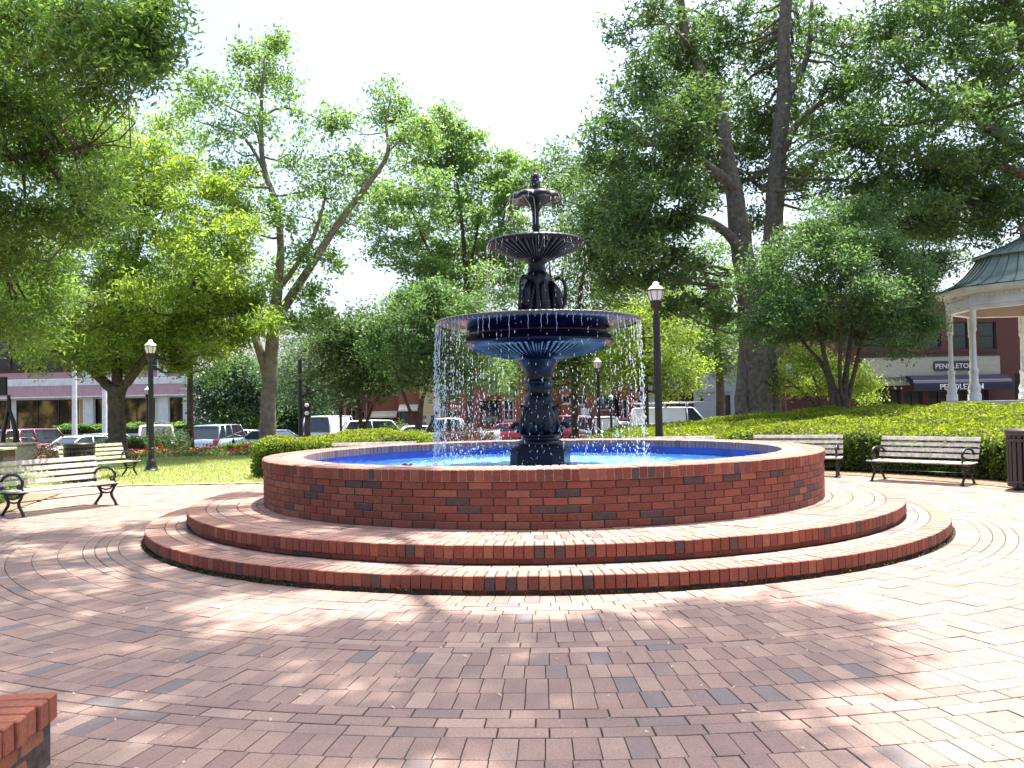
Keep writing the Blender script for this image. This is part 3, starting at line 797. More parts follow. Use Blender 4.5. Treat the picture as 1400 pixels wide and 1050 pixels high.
# ================================================================== LAMP POSTS
def make_lamp(label, H_, x, y, rs=1.0, z=0):
    t = thing('lamp_post', label, 'lamp post', (x, y, z), group='black lamp posts with white lanterns')
    k = rs; hp = H_ - .64 * k
    q = MB(); q.lathe([(.20 * k, 0), (.205 * k, .03), (.19 * k, .05), (.17 * k, .06), (.145 * k, .12), (.12 * k, .18), (.115 * k, .22), (.135 * k, .235), (.13 * k, .26), (.10 * k, .28), (.085 * k, .33), (.085 * k, .50), (.10 * k, .52), (.098 * k, .54), (.075 * k, .56)], 24)
    q.build('base', M_black, t)
    q = MB(); q.lathe([(.075 * k, .55), (.068 * k, hp * .9), (.066 * k, hp - .02)], 18); q.build('pole', M_black, t)
    for a, b in ((hp - .1, hp - .07),): 
        q = MB(); q.lathe([(.067 * k, a), (.085 * k, a + .008), (.085 * k, b), (.067 * k, b + .008)], 18); q.build('collar', M_black, t)
    q = MB(); q.lathe([(.045 * k, hp - .03), (.05 * k, hp + .04 * k), (.09 * k, hp + .08 * k), (.105 * k, hp + .12 * k), (.105 * k, hp + .20 * k), (.12 * k, hp + .22 * k), (.11 * k, hp + .24 * k)], 20); q.build('lantern_cup', M_black, t)
    q = MB(); q.lathe([(.10 * k, hp + .23 * k), (.135 * k, hp + .30 * k), (.155 * k, hp + .38 * k), (.16 * k, hp + .43 * k)], 24); g_ = q.build('globe', M_globe, t)
    q = MB()
    for i in range(8):
        a = 2 * PI * i / 8
        q.tube([(r_ * k * math.cos(a), r_ * k * math.sin(a), hp + z_ * k) for r_, z_ in ((.11, .23), (.142, .30), (.163, .38), (.168, .435))], .006 * k, 5)
    q.lathe([(.158 * k, hp + .425 * k), (.19 * k, hp + .425 * k), (.19 * k, hp + .45 * k), (.158 * k, hp + .45 * k)], 24)
    q.build('cage', M_black, t)['kind'] = 'stuff'
    q = MB(); q.lathe([(.165 * k, hp + .445 * k), (.14 * k, hp + .48 * k), (.09 * k, hp + .525 * k), (.062 * k, hp + .545 * k), (.06 * k, hp + .58 * k), (.04 * k, hp + .605 * k), (0.001, hp + .615 * k)], 24); q.build('lantern_cap', M_finialw, t)
    q = MB(); q.lathe([(.012 * k, hp + .605 * k), (.012 * k, hp + .63 * k), (.016 * k, hp + .635 * k), (.002, hp + .65 * k)], 10); q.build('spike', M_black, t)
    return t
p = gnd(207, 645); make_lamp('black lamp post with white lantern standing on the lawn at left', at(204, 463, p.y).z, p.x, p.y, .86)
p = at(901, 585, 16.6); make_lamp('tall black lamp post rising out of the hedge right of the fountain', at(901, 383, 16.6).z, p.x, 16.6, 1.02)
p = at(819, 590, 29); make_lamp('black lamp post seen just below the right rim of the large bowl', at(815, 480, 29).z + .05, p.x, 29, .95, ht(p.x, 29))
p = at(202, 590, 33); make_lamp('distant lamp post half hidden behind the lawn lamp post', at(199, 528, 33).z - ht(p.x, 33), p.x, 33, .8, ht(p.x, 33))
p = at(836, 590, 35); make_lamp('low dark lamp post far behind the right side of the pool', at(836, 538, 35).z - ht(p.x, 35), p.x, 35, .7, ht(p.x, 35))

# flag poles in front of the bank
for px, top, Y, lb in ((102, 498, 52, 'taller white flagpole left of the forked tree, in front of the bank'), (143, 532, 52, 'shorter white flagpole close to the forked tree trunk')):
    p = at(px, 590, Y); t = thing('flagpole', lb, 'flagpole', (p.x, Y, ht(p.x, Y)), group='white flagpoles in front of the bank')
    h_ = at(px, top, Y).z - ht(p.x, Y)
    q = MB(); q.lathe([(.17, 0), (.16, .3), (.13, h_)], 12); q.build('pole', M_white, t)
    q = MB(); q.lathe([(.001, h_), (.16, h_ + .02), (.17, h_ + .12), (.1, h_ + .22), (0.001, h_ + .24)], 12); q.build('cap', M_white, t)
# traffic signal post
p = at(411, 585, 40)
t = thing('traffic_signal', 'dark traffic signal pole with horizontal arm among the trees left of the pool', 'traffic signal', (p.x, 40, ht(p.x, 40)))
q = MB(); hh = at(411, 490, 40).z - ht(p.x, 40); q.lathe([(.14, 0), (.12, 1), (.10, hh)], 10); q.build('pole', M_black, t)
q = MB(); q.tube([(0, 0, hh * .62), (1.6, .0, hh * .75), (3.2, 0, hh * .86)], .05, 6); q.build('arm', M_black, t)
for dz in (0,):
    q = MB(); q.box((.35, 0, hh * .5), (.3, .25, .75), bev=.03); sh = q.build('signal_head', M_black, t)
    for i in range(2):
        q = MB(); q.tube([(.35, -.12, hh * .5 + .2 - i * .38), (.35, -.24, hh * .5 + .2 - i * .38)], .10, 10); q.build('lens', M_globe, sh)
# two thin plain posts
p = at(466, 580, 30)
t = thing('sign_post', 'thin black post rising just behind the left golden hedge', 'post', (p.x, 30, ht(p.x, 30)))
q = MB(); q.lathe([(.045, 0), (.045, at(466, 555, 30).z - ht(p.x, 30))], 8, cap=True); q.build('pole', M_black, t)
q = MB(); q.box((0, -.02, at(466, 562, 30).z - ht(p.x, 30)), (.12, .03, .35), bev=.01); q.build('plate', M_black, t)

# ================================================================== SCULPTURE at the left edge
p = at(8, 606, 22); zt = p.z
ped = thing('stone_pedestal', 'low pale stone pedestal at the left edge behind the bench hedge', 'pedestal', (p.x, 22, 0))
q = MB(); q.box((0, 0, zt / 2 - .03), (1.1, 1.0, zt - .06), bev=.02); q.build('block', M_stone, ped)
q = MB(); q.box((0, 0, zt - .03), (1.2, 1.1, .055), bev=.015); q.build('cap', M_stone, ped)
sc_ = thing('sculpture', 'dark curved metal sculpture with shiny edges on the stone pedestal at the left edge', 'sculpture', (p.x, 22, zt))
def S(px, py): v = at(px, py, 22); return (v.x - p.x, 0, v.z - zt)
q = MB(); q.tube([S(22, 605), S(22, 592), S(18, 575), S(13, 560), S(13, 545)], [.10, .10, .085, .07, .06], 8, sq=.5, smooth=False); q.build('curved_leg', M_bronze, sc_)
q = MB(); q.tube([S(4, 605), S(5, 590), S(9, 572), S(12, 555), S(12, 540)], [.08, .08, .075, .07, .06], 8, sq=.5, smooth=False); q.build('curved_leg', M_bronze, sc_)
a_, b_ = S(-12, 541), S(9, 515)
q = MB(); q.box(((a_[0] + b_[0]) / 2, 0, (a_[2] + b_[2]) / 2), (b_[0] - a_[0], .12, b_[2] - a_[2]), bev=.02); q.build('plate', M_bronze, sc_)
p2 = at(-1, 612, 19.5)
t = thing('low_brick_plinth', 'small reddish brick plinth with pale cap low at the left edge', 'plinth', (p2.x, 19.5, 0))
q = MB(); q.box((0, 0, p2.z / 2 - .03), (.46, .5, p2.z - .06), bev=.01); q.build('body', plain('plinth_brown', (.075, .045, .036), .9, var=.3, scale=30), t)
q = MB(); q.box((0, 0, p2.z - .03), (.52, .56, .055), bev=.01); q.build('cap', M_stone, t)
# dark utility boxes in the gap behind the pool
p = at(655, 597, 24)
t = thing('planter_box', 'square black planter box behind the pool left of the fountain stem', 'planter', (p.x, 24, 0))
zb = at(655, 606, 24).z
q = MB(); q.box((0, 0, zb / 2), (.72, .7, zb), bev=.02); q.build('box', M_black, t)
q = MB(); q.box((0, 0, zb + .012), (.80, .78, .022), bev=.006); q.build('rim', M_conc, t)

# ================================================================== FENCE
def fence(label, pts, h_=.95):
    a, b = Vector(pts[0]), Vector(pts[1]); L = (b - a).length; d = (b - a) / L
    t = thing('iron_fence', label, 'fence', (a.x, a.y, 0), group='black iron picket fences along the street')
    fz = lambda s_: ht(a.x + d.x * s_, a.y + d.y * s_)
    n = int(L / 1.9); q = MB()
    me = MB().box((0, 0, .53), (.09, .09, 1.1), bev=.012).add([(-.05, -.05, 1.08), (.05, -.05, 1.08), (.05, .05, 1.08), (-.05, .05, 1.08), (0, 0, 1.17)], [(0, 1, 4), (1, 2, 4), (2, 3, 4), (3, 0, 4)]).mesh('post', M_black)
    for i in range(n + 1):
        s_ = L * i / n; link('post', me, t, (d.x * s_, d.y * s_, fz(s_)))
    for z in (.18, h_ - .12):
        r_ = MB(); r_.tube([(d.x * L * i / n, d.y * L * i / n, fz(L * i / n) + z) for i in range(n + 1)], .016, 4, smooth=False); r_.build('rail', M_black, t)
    for i in range(int(L / .125)):
        s_ = i * .125; z = fz(s_); x, y = d.x * s_, d.y * s_
        q.add([(x - .008, y, z + .05), (x + .008, y, z + .05), (x + .008, y, z + h_), (x, y, z + h_ + .05), (x - .008, y, z + h_), (x, y + .012, z + .05), (x, y + .012, z + h_)], [(0, 1, 2, 3, 4), (1, 5, 6, 2), (5, 0, 4, 6)])
    q.build('picket_run', M_black, t)['kind'] = 'stuff'
fence('black iron picket fence behind the flower bed left of the pool', ((-17, 32.6, 0), (-2.6, 32.6, 0)))
fence('black iron picket fence behind the pool right of the fountain stem', ((1.9, 32.6, 0), (9.5, 32.6, 0)))

# ================================================================== GAZEBO
gz = thing('gazebo', 'white octagonal gazebo with green copper roof at the right edge', 'gazebo')
A = at(1302, 545, 25.0); FLZ = at(1300, 548, 25).z
sL = 1.5; phi = 95; pts = []; p = Vector((A.x, A.y)); 
for k in range(8):
    pts.append(p.copy()); an = R(phi - 45 * k); p = p + Vector((math.cos(an), -math.sin(an))) * sL
ctr = sum(pts, Vector((0, 0))) / 8; RG = (pts[0] - ctr).length
gz.location = (ctr.x, ctr.y, 0)
loc8 = [q_ - ctr for q_ in pts]
ap = math.atan2(loc8[0].y, loc8[0].x)
EZ = at(1302, 431, 25).z; TZ = at(1302, 409, 25).z
def ngon(q, prof, m=None, smooth=False):
    q.lathe([(r_, z) for r_, z in prof], 8, ph=ap, smooth=smooth)
q = MB(); ngon(q, [(.01, FLZ - .02), (RG + .3, FLZ - .02), (RG + .3, FLZ - .16), (RG + .2, FLZ - .16), (RG + .2, -.05)]); q.build('floor', M_white, gz)
colp = [(.15, 0), (.15, .18), (.12, .22), (.13, .27), (.15, .34), (.125, .42), (.09, .5), (.088, .78), (.105, .82), (.105, .87), (.065, .92), (.058, 1.9), (.085, 1.97), (.09, 2.02), (.075, 2.07), (.085, 2.12), (.085, EZ - FLZ)]
q = MB(); q.lathe(colp, 12); mcol = q.mesh('column', M_white)
for v in loc8: link('column', mcol, gz, (v.x, v.y, FLZ))
q = MB(); ngon(q, [(RG - .12, EZ), (RG + .10, EZ), (RG + .10, EZ + .10), (RG + .13, EZ + .11), (RG + .13, EZ + .14), (RG + .10, EZ + .15), (RG + .10, TZ - .1), (RG + .16, TZ - .06), (RG + .30, TZ - .03), (RG + .36, TZ + .04), (RG + .38, TZ + .13), (RG + .2, TZ + .14)]); q.build('frieze', M_white, gz)
q = MB(); ngon(q, [(RG - .12, EZ), (RG - .12, TZ), (.01, TZ + .01)]); q.build('ceiling', plain('gazebo_ceiling', (.45, .37, .30), .7), gz)
# bell-curved roof, an upper cap, standing seams
rp = [(RG + .42, TZ + .15), (RG + .22, TZ + .20), (RG * .92, TZ + .36), (RG * .78, TZ + .60), (RG * .67, TZ + .86), (RG * .60, TZ + 1.08)]
q = MB(); ngon(q, rp); q.build('roof', M_copper, gz)
rp2 = [(RG * .68, TZ + 1.06), (RG * .68, TZ + 1.12), (RG * .45, TZ + 1.26), (RG * .2, TZ + 1.46), (.09, TZ + 1.62), (.07, TZ + 1.7)]
q = MB(); ngon(q, rp2); q.build('roof_cap', M_copper, gz)
q = MB(); q.lathe([(.05, TZ + 1.68), (.08, TZ + 1.72), (.05, TZ + 1.76), (.12, TZ + 1.84), (.14, TZ + 1.94), (.10, TZ + 2.04), (.02, TZ + 2.1), (.015, TZ + 2.3)], 12); q.build('finial', M_stone, gz)
for k in range(8):
    for prof in (rp, rp2[1:]):
        for s_ in (0, .25, .5, .75):
            a1, a2 = ap + k * PI / 4, ap + (k + 1) * PI / 4; P_ = []
            for r_, z in prof:
                P_.append((r_ * (math.cos(a1) * (1 - s_) + math.cos(a2) * s_), r_ * (math.sin(a1) * (1 - s_) + math.sin(a2) * s_), z + .012))
            q = MB(); q.tube(P_, .017 if s_ else .028, 4, smooth=False); q.build('seam', M_seam, gz)
me = MB().add([(-.05, -.012, 0), (.05, -.012, 0), (.05, -.012, -.05), (0, -.012, -.11), (-.05, -.012, -.05), (-.05, .012, 0), (.05, .012, 0), (.05, .012, -.05), (0, .012, -.11), (-.05, .012, -.05)],
              [(0, 1, 2, 3, 4), (9, 8, 7, 6, 5), (4, 3, 8, 9), (3, 2, 7, 8), (2, 1, 6, 7), (0, 4, 9, 5)]).mesh('dentil', M_white)
for k in range(8):
    a, b = loc8[k], loc8[(k + 1) % 8]; e = (b - a).normalized(); o_ = (a + b).normalized()
    for i in range(12):
        c_ = a + (b - a) * ((i + .5) / 12) + o_ * .13
        link('dentil', me, gz, (c_.x, c_.y, TZ - .07), math.atan2(e.y, e.x))
# ================================================================== HEDGES AND BEDS
def hedge(name, label, cat, x0, x1, y0, y1, top, mT, mS, dens, leaf, inside=None, core=None, lump=.07, group=None, kind=None):
    """leafy mass under the height field top(x, y); the leaves lie in a skin 12 cm deep over a dark twiggy core"""
    cx, cy = (x0 + x1) / 2, (y0 + y1) / 2
    t = thing(name, label, cat, (cx, cy, 0), group=group)
    core = core or plain('hedge_core', (.022, .032, .010), 1, var=.5, scale=12)
    inside = inside or (lambda x, y: x0 < x < x1 and y0 < y < y1)
    ph = rng.uniform(0, 6, 6)
    def H_(x, y):
        e = .0 + lump * (math.sin(x * 2.3 + ph[0]) * math.sin(y * 2.9 + ph[1]) + .5 * math.sin(x * 5.7 + ph[2]) * math.sin(y * 6.3 + ph[3]))
        return top(x, y) + e
    st = .16; mb = MB(); idx = {}
    nx, ny = int((x1 - x0) / st) + 1, int((y1 - y0) / st) + 1
    def edge(x, y):
        d = 1.0
        for k in range(8):
            a = k * PI / 4
            for q_ in (.12, .24, .36):
                if not inside(x + q_ * math.cos(a), y + q_ * math.sin(a)): d = min(d, q_ / .36); break
        return d
    E = {}
    for i in range(nx + 1):
        for j in range(ny + 1):
            x, y = x0 + i * st, y0 + j * st
            if inside(x, y):
                e = edge(x, y); E[(i, j)] = e
                idx[(i, j)] = len(mb.v); mb.v.append((x - cx, y - cy, max(.05, (H_(x, y) - .10) * (.80 + .2 * e) - .03)))
    for (i, j) in list(idx):
        q_ = [(i, j), (i + 1, j), (i + 1, j + 1), (i, j + 1)]
        if all(k in idx for k in q_):
            mb.f.append(tuple(idx[k] for k in q_)); mb.t.append(.5); mb.sm.append(False)
            for a, b in ((q_[0], q_[1]), (q_[1], q_[2]), (q_[2], q_[3]), (q_[3], q_[0])):
                d = (b[0] - a[0], b[1] - a[1]); nb = (a[0] + (d[1] if d[1] else 0), 0)
                # outer side wall
                ox, oy = d[1], -d[0]
                other = [(min(a[0], b[0]) + ox if d[0] == 0 else min(a[0], b[0]), min(a[1], b[1]) + oy if d[1] == 0 else min(a[1], b[1]))]
                cell = (min(a[0], b[0]) - (1 if ox < 0 else 0) * 1, min(a[1], b[1]) - (1 if oy < 0 else 0) * 1)
                cc = [(cell[0], cell[1]), (cell[0] + 1, cell[1]), (cell[0] + 1, cell[1] + 1), (cell[0], cell[1] + 1)]
                if not all(k in idx for k in cc):
                    va, vb = mb.v[idx[a]], mb.v[idx[b]]; n = len(mb.v)
                    mb.v += [(va[0], va[1], 0), (vb[0], vb[1], 0)]
                    mb.f.append((idx[b], idx[a], n, n + 1)); mb.t.append(.5); mb.sm.append(False)
    mb.build('branches', core, t)
    area = len(idx) * st * st; n = int(area * dens); pts = []; 
    X = rng.uniform(x0, x1, n * 3); Y = rng.uniform(y0, y1, n * 3); T_ = []; S_ = []
    for x, y in zip(X, Y):
        if len(T_) >= n: break
        if not inside(x, y): continue
        e = edge(x, y)
        z = H_(x, y) * (.82 + .18 * math.sqrt(e)) - .01 - abs(float(rng.normal())) * .05
        T_.append((x - cx, y - cy, z))
        if e < .7:
            for _ in range(13):
                s_ = float(rng.random()); S_.append((x - cx + float(rng.normal()) * .03, y - cy + float(rng.normal()) * .03, .05 + s_ * (z - .1)))
    T_ = np.array(T_); 
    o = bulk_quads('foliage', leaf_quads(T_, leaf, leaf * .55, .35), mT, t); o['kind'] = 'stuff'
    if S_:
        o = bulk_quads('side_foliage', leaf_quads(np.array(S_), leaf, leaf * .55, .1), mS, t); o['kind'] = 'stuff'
    return t
# long right hedge: a terraced mass that climbs towards the gazebo
def in_r(x, y):
    r_ = math.hypot(x - CX, y - CY)
    if x < 2.35 or y < 9.5: return False
    fr = 7.95 if x > 5 else 7.95 - (5 - x) * .62
    return r_ > fr and r_ < fr + 5.5 and y < 22.5 and x < 14 and not (math.hypot(x - CX - 7.1, y - 12.15) < .45)
def top_r(x, y):
    r_ = math.hypot(x - CX, y - CY); fr = 7.95 if x > 5 else 7.95 - (5 - x) * .62
    return .74 + .38 * sst(.5, 5.0, r_ - fr) * sst(3, 9, x) + .10 * sst(1.5, 6, x)
hedge('hedge', 'long clipped golden green hedge behind the right hand benches', 'hedge', 2.3, 14, 9.5, 22.5, top_r, L_hedge, L_hedged, 700, .066, in_r)
hedge('hedge', 'lower loose green hedge between the fountain stem and the tall lamp post', 'hedge', 1.15, 2.5, 16.6, 18.6, lambda x, y: .60 + .12 * sst(1, 2.4, x), L_hedged, L_hedged, 800, .06)
hedge('hedge', 'clipped bright golden hedge behind the left side of the pool', 'hedge', -5.25, -1.75, 16.75, 18.9, lambda x, y: .84 + .06 * math.sin(x * 1.7), L_hedge, L_hedged, 900, .062)
hedge('hedge', 'low dark green hedge behind the nearest left bench', 'hedge', -11.5, -7.35, 11.9, 14.2, lambda x, y: .58, L_hedged, L_mid, 800, .06,
      inside=lambda x, y: -11.5 < x < -7.15 - (y - 11.5) * .30 - .25 and 11.9 < y < 14.2)
def ground_cover(name, label, cat, x0, x1, y0, y1, n, leaf, m, h_, kind='stuff'):
    C = np.stack([rng.uniform(x0, x1, n), rng.uniform(y0, y1, n), rng.random(n) * h_], 1)
    k = np.sin(C[:, 0] * 3.1) * np.sin(C[:, 1] * 2.3 + C[:, 0]); C[:, 2] *= (.75 + .35 * k)
    C[:, 2] += np.array([ht(a, b) for a, b in C[:, :2]])
    return tag(bulk_quads(name, leaf_quads(C, leaf, leaf * .6, .3), m), label, cat, kind=kind)
ground_cover('flower_bed', 'bed of small red flowers between the lawn and the fence', 'flowers', -14, -6.0, 26.4, 28.2, 5200, .075, L_flow, .36)
ground_cover('flower_bed', 'strip of small pale flowers at the front of the red flower bed', 'flowers', -14, -6.4, 26.0, 26.4, 260, .08, L_flw, .22)
ground_cover('flower_leaves', 'green leaves of the red flower bed by the lawn', 'plants', -14.4, -5.2, 25.9, 28.6, 9000, .10, L_mid, .26)
hedge('shrub_row', 'dark green shrub row in front of the street fence at left', 'shrubs', -19.5, -11.6, 28.8, 31.4, lambda x, y: .62 + .25 * math.sin(x * 1.3) + ht(x, y), L_dark, L_dark, 420, .09, lump=.12)
hedge('shrub_row', 'mid green shrubs behind the red flowers in front of the fence', 'shrubs', -11.4, -6.0, 29.0, 31.4, lambda x, y: .50 + .15 * math.sin(x * 1.9) + ht(x, y), L_mid, L_dark, 420, .09, lump=.1)
def bush(label, px, py, Y, w_, h_, mat, leaf=.07, n=1500, z0=None):
    p = at(px, py, Y); z = ht(p.x, Y) if z0 is None else z0
    t = thing('bush', label, 'bush', (p.x, Y, z))
    st = MB()
    for i in range(14):
        a = i * 2.4; st.tube([(0, 0, 0), (.25 * w_ * math.cos(a), .25 * w_ * math.sin(a), h_ * .45), (.42 * w_ * math.cos(a) * rng.random(), .42 * w_ * math.sin(a), h_ * (.6 + .3 * rng.random()))], [.02, .014, .006], 4)
    st.build('stems', M_bark, t)
    v = rng.normal(size=(n, 3)); v /= np.linalg.norm(v, axis=1)[:, None]; rr_ = (rng.random(n) ** .4)[:, None]
    lump = (1 + .2 * np.sin(v[:, 0] * 7 + px) * np.sin(v[:, 1] * 6))[:, None]
    C = v * rr_ * lump * [w_ / 2, w_ / 2, h_ / 2] + [0, 0, h_ * .55]
    o = bulk_quads('foliage', leaf_quads(C, leaf, leaf * .55, .3), mat, t); o['kind'] = 'stuff'; return t
bush('dry reddish brown bush behind the nearest left bench', 80, 625, 17.6, 1.1, .75, L_brown, .06, 1800, 0)
bush('purple brown low bush behind the left part of the pool, beside the black planter', 622, 610, 24, 1.6, .75, L_brown, .07, 2200, 0)
bush('second purple brown bush behind the black planter box', 648, 606, 26.5, 1.5, .8, L_brown, .07, 1800, 0)
bush('pale grassy clump at the right end of the left golden hedge', 606, 612, 18.2, .8, .5, L_airy, .07, 900, 0)
bush('small dark shrub at the foot of the forked tree', 230, 605, 28, 1.6, .95, L_dark, .09, 1800)
bush('small ornamental yellow bush beyond the street at left', 322, 560, 57, 4.2, 3.0, L_hedged, .22, 1400)
bush('dark round shrub by the brick shops behind the left hedge', 535, 575, 50, 3.0, 1.7, L_dark, .16, 1300)
hedge('hedge', 'far low hedge across the street at left', 'hedge', -34, -18, 62, 64, lambda x, y: ht(x, y) + 1.6, L_mid, L_dark, 110, .24, lump=.15)

# ================================================================== TREES
def tree(name, label, cat, Y, stems, clumps, leaf, mleaf, mbark, nsub=16, m=22, sig=.2, up=.45, flat=.6, z0=None, group=None, asp=.5, twigs=True, off=0, hang=0.0, rs=1.0):
    """stems: polylines of (px, py, dY, radius m); clumps: (px, py, dY, rx px, ry px)"""
    b = stems[0][0]; base = at(b[0], b[1], Y + b[2]); z = ht(base.x, base.y) if z0 is None else z0
    base = Vector((base.x, base.y, z)); t = thing(name, label, cat, tuple(base), group=group)
    nodes = []; S_ = []
    for si, st in enumerate(stems):
        P_ = [at(q[0], q[1], Y + q[2]) - base for q in st]; rr_ = [q[3] * rs for q in st]
        if si == 0: P_[0] = Vector((P_[0].x, P_[0].y, -.06))
        # smooth by subdivision and give a slight wander
        PP, RR = [], []
        for i in range(len(P_) - 1):
            for k in range(4):
                f = k / 4
                a = P_[max(0, i - 1)]; b_ = P_[i]; c_ = P_[i + 1]; d_ = P_[min(len(P_) - 1, i + 2)]
                v = .5 * ((2 * b_) + (c_ - a) * f + (2 * a - 5 * b_ + 4 * c_ - d_) * f * f + (3 * b_ - a - 3 * c_ + d_) * f ** 3)
                r_ = rr_[i] * (1 - f) + rr_[i + 1] * f
                PP.append(v + Vector(rng.normal(size=3) * r_ * .045)); RR.append(r_ * float(rng.uniform(.95, 1.07)))
        PP.append(P_[-1]); RR.append(rr_[-1])
        if si == 0 and RR[0] > .08:
            RR[0] *= 1.3 if RR[0] < .4 else 1.12; RR[1] *= 1.08
        S_.append((PP, RR)); nodes += list(zip(PP, RR))
    for si, (PP, RR) in enumerate(S_):
        q = MB(); q.tube(PP, RR, 28 if RR[0] > .4 else 14 if RR[0] > .12 else 8, cap=True, lob=.05 if RR[0] > .4 else .025 if RR[0] > .2 else 0, nl=6); q.build('trunk' if si == 0 else 'limb', mbark, t)
    NP = np.array([tuple(p) for p, _ in nodes]); NR = np.array([r_ for _, r_ in nodes])
    lim = MB(); Cs_ = []
    for c_ in clumps:
        px, py, dY, rx, ry = c_[:5]
        ctr = at(px, py, Y + dY) - base; k = (Y + dY) / FPX; RX, RZ = rx * k, ry * k; c0 = np.array(tuple(ctr))
        if twigs:
            d = np.linalg.norm(NP - c0, axis=1) + np.maximum(0, NP[:, 2] - c0[2]) * 1.5 - NR * 2
            j = int(np.argmin(d)); a = Vector(NP[j]); r_ = min(NR[j] * .6, .035 + .012 * (ctr - a).length)
            mid = (a + ctr) / 2 + Vector((0, 0, -.10 * (ctr - a).length)) + Vector(rng.normal(size=3)) * .08 * (ctr - a).length
            lim.tube([a, (a + mid) / 2 + Vector(rng.normal(size=3)) * .05, mid, (mid + ctr) / 2 + Vector(rng.normal(size=3)) * .08, ctr], [r_, r_ * .8, r_ * .6, r_ * .45, r_ * .3], 5, cap=False)
        for s_ in range(nsub):
            v = rng.normal(size=3); v /= np.linalg.norm(v); q_ = v * (rng.random() ** .42) * [RX, RX, RZ]
            sc0 = c0 + q_
            if twigs and s_ % 2 == 0:
                e = Vector(sc0); m2 = (ctr + e) / 2 + Vector(rng.normal(size=3)) * .1 * RX
                lim.tube([ctr, m2, e], [r_ * .3, r_ * .2, .004], 3, cap=False)
            sp = sig * rng.uniform(.6, 1.35)
            n = int(m * rng.uniform(.5, 1.4))
            g = rng.normal(size=(n, 3)) * [sp, sp, sp * flat]
            if hang: g[:, 2] -= np.abs(g[:, 0] + g[:, 1]) * hang
            Cs_.append(sc0 + g)
    if lim.v: lim.build('branches', mbark, t)['kind'] = 'stuff'
    C = np.concatenate(Cs_)
    o = bulk_quads('crown', leaf_quads(C, leaf, leaf * asp, up), mleaf, t); o['kind'] = 'stuff'
    return t
def fill(cx, cy, rx, ry, n, dY, r_, ydepth, seed, asp=.75):
    """n clump centres spread evenly through an ellipse of the crown"""
    g = np.random.default_rng(seed); out = []
    for i in range(n):
        a = i * 2.39996 + seed; q_ = math.sqrt((i + .5) / n)
        x, y = cx + rx * q_ * math.cos(a) + g.normal() * rx * .06, cy + ry * q_ * math.sin(a) + g.normal() * ry * .06
        dep = ydepth * math.sqrt(max(0, 1 - q_ * q_)) * g.uniform(-1, 1)
        rr_ = r_ * g.uniform(.7, 1.25)
        out.append((x, y, dY + dep, rr_, rr_ * asp))
    return out
# ---- overhanging tree at left (trunk out of the frame), lit yellow green leaves hang into the top left corner
cl = fill(60, 60, 150, 90, 26, 0, 42, 1.5, 1) + fill(195, 45, 42, 48, 6, -.4, 22, .5, 2) + fill(30, 240, 130, 120, 34, 1.0, 42, 1.6, 3) + fill(10, 400, 85, 75, 20, 2.6, 34, 1.3, 4)
tree('overhanging_tree', 'large tree leaning in from the left, its leafy boughs hanging across the top left corner', 'tree', 9.0,
     [[(-420, 720, -1.5, .30), (-330, 300, -1, .26), (-240, 60, -.5, .20), (-150, -150, 0, .14)],
      [(-300, 200, -.8, .13), (-120, 110, 0, .09), (10, 70, .2, .055), (90, 25, .3, .03)],
      [(-320, 280, -.8, .12), (-150, 230, .3, .08), (20, 215, .8, .045), (120, 200, 1, .02)],
      [(-330, 330, -.8, .12), (-160, 330, 1, .08), (-10, 350, 2, .04), (60, 340, 2.5, .02)]],
     cl, .086, L_over, M_bark, nsub=22, m=36, sig=.14, z0=0, asp=.32)
# ---- the shade tree: stands behind and right of the camera, its high crown overhead casts the dappled shade
def over(x, y, z, r_): 
    return (x, y, z, r_)
def canopy_tree(label, base, limbs, pads, leaf, mleaf, mbark, m, dens, group=None):
    t = thing('shade_tree', label, 'tree', base)
    B = Vector(base); q = MB(); q.tube([Vector(p) - B for p in limbs[0][0]], limbs[0][1], 12); q.build('trunk', mbark, t)
    nodes = [(Vector(p) - B) for L in limbs for p in L[0]]
    for L in limbs[1:]:
        q = MB(); q.tube([Vector(p) - B for p in L[0]], L[1], 8); q.build('limb', mbark, t)
    lim = MB(); Cs_ = []
    for x, y, z, r_ in pads:
        c_ = Vector((x, y, z)) - B; a = min(nodes, key=lambda n: (n - c_).length)
        lim.tube([a, (a + c_) / 2 + Vector(rng.normal(size=3)) * .15, c_], [.03, .022, .01], 5)
        for s_ in range(dens):
            v = rng.normal(size=3); v /= np.linalg.norm(v); e = np.array(tuple(c_)) + v * (rng.random() ** .5) * [r_, r_, r_ * .35]
            lim.tube([c_, Vector(e)], [.009, .003], 3)
            Cs_.append(e + rng.normal(size=(m, 3)) * [.15, .15, .06])
    lim.build('branches', mbark, t)['kind'] = 'stuff'
    o = bulk_quads('crown', leaf_quads(np.concatenate(Cs_), leaf, leaf * .55, .7), mleaf, t); o['kind'] = 'stuff'
    return t
g = np.random.default_rng(31)
def shade(gx, gy, z):       # crown point whose shadow falls at ground (gx, gy)
    return (gx + SDIR.x / SDIR.z * z, gy + SDIR.y / SDIR.z * z, z)
pads = []
def sh(gx, gy, r_, z):
    x, y, zz = shade(gx, gy, z); pads.append((x, y, zz, r_))
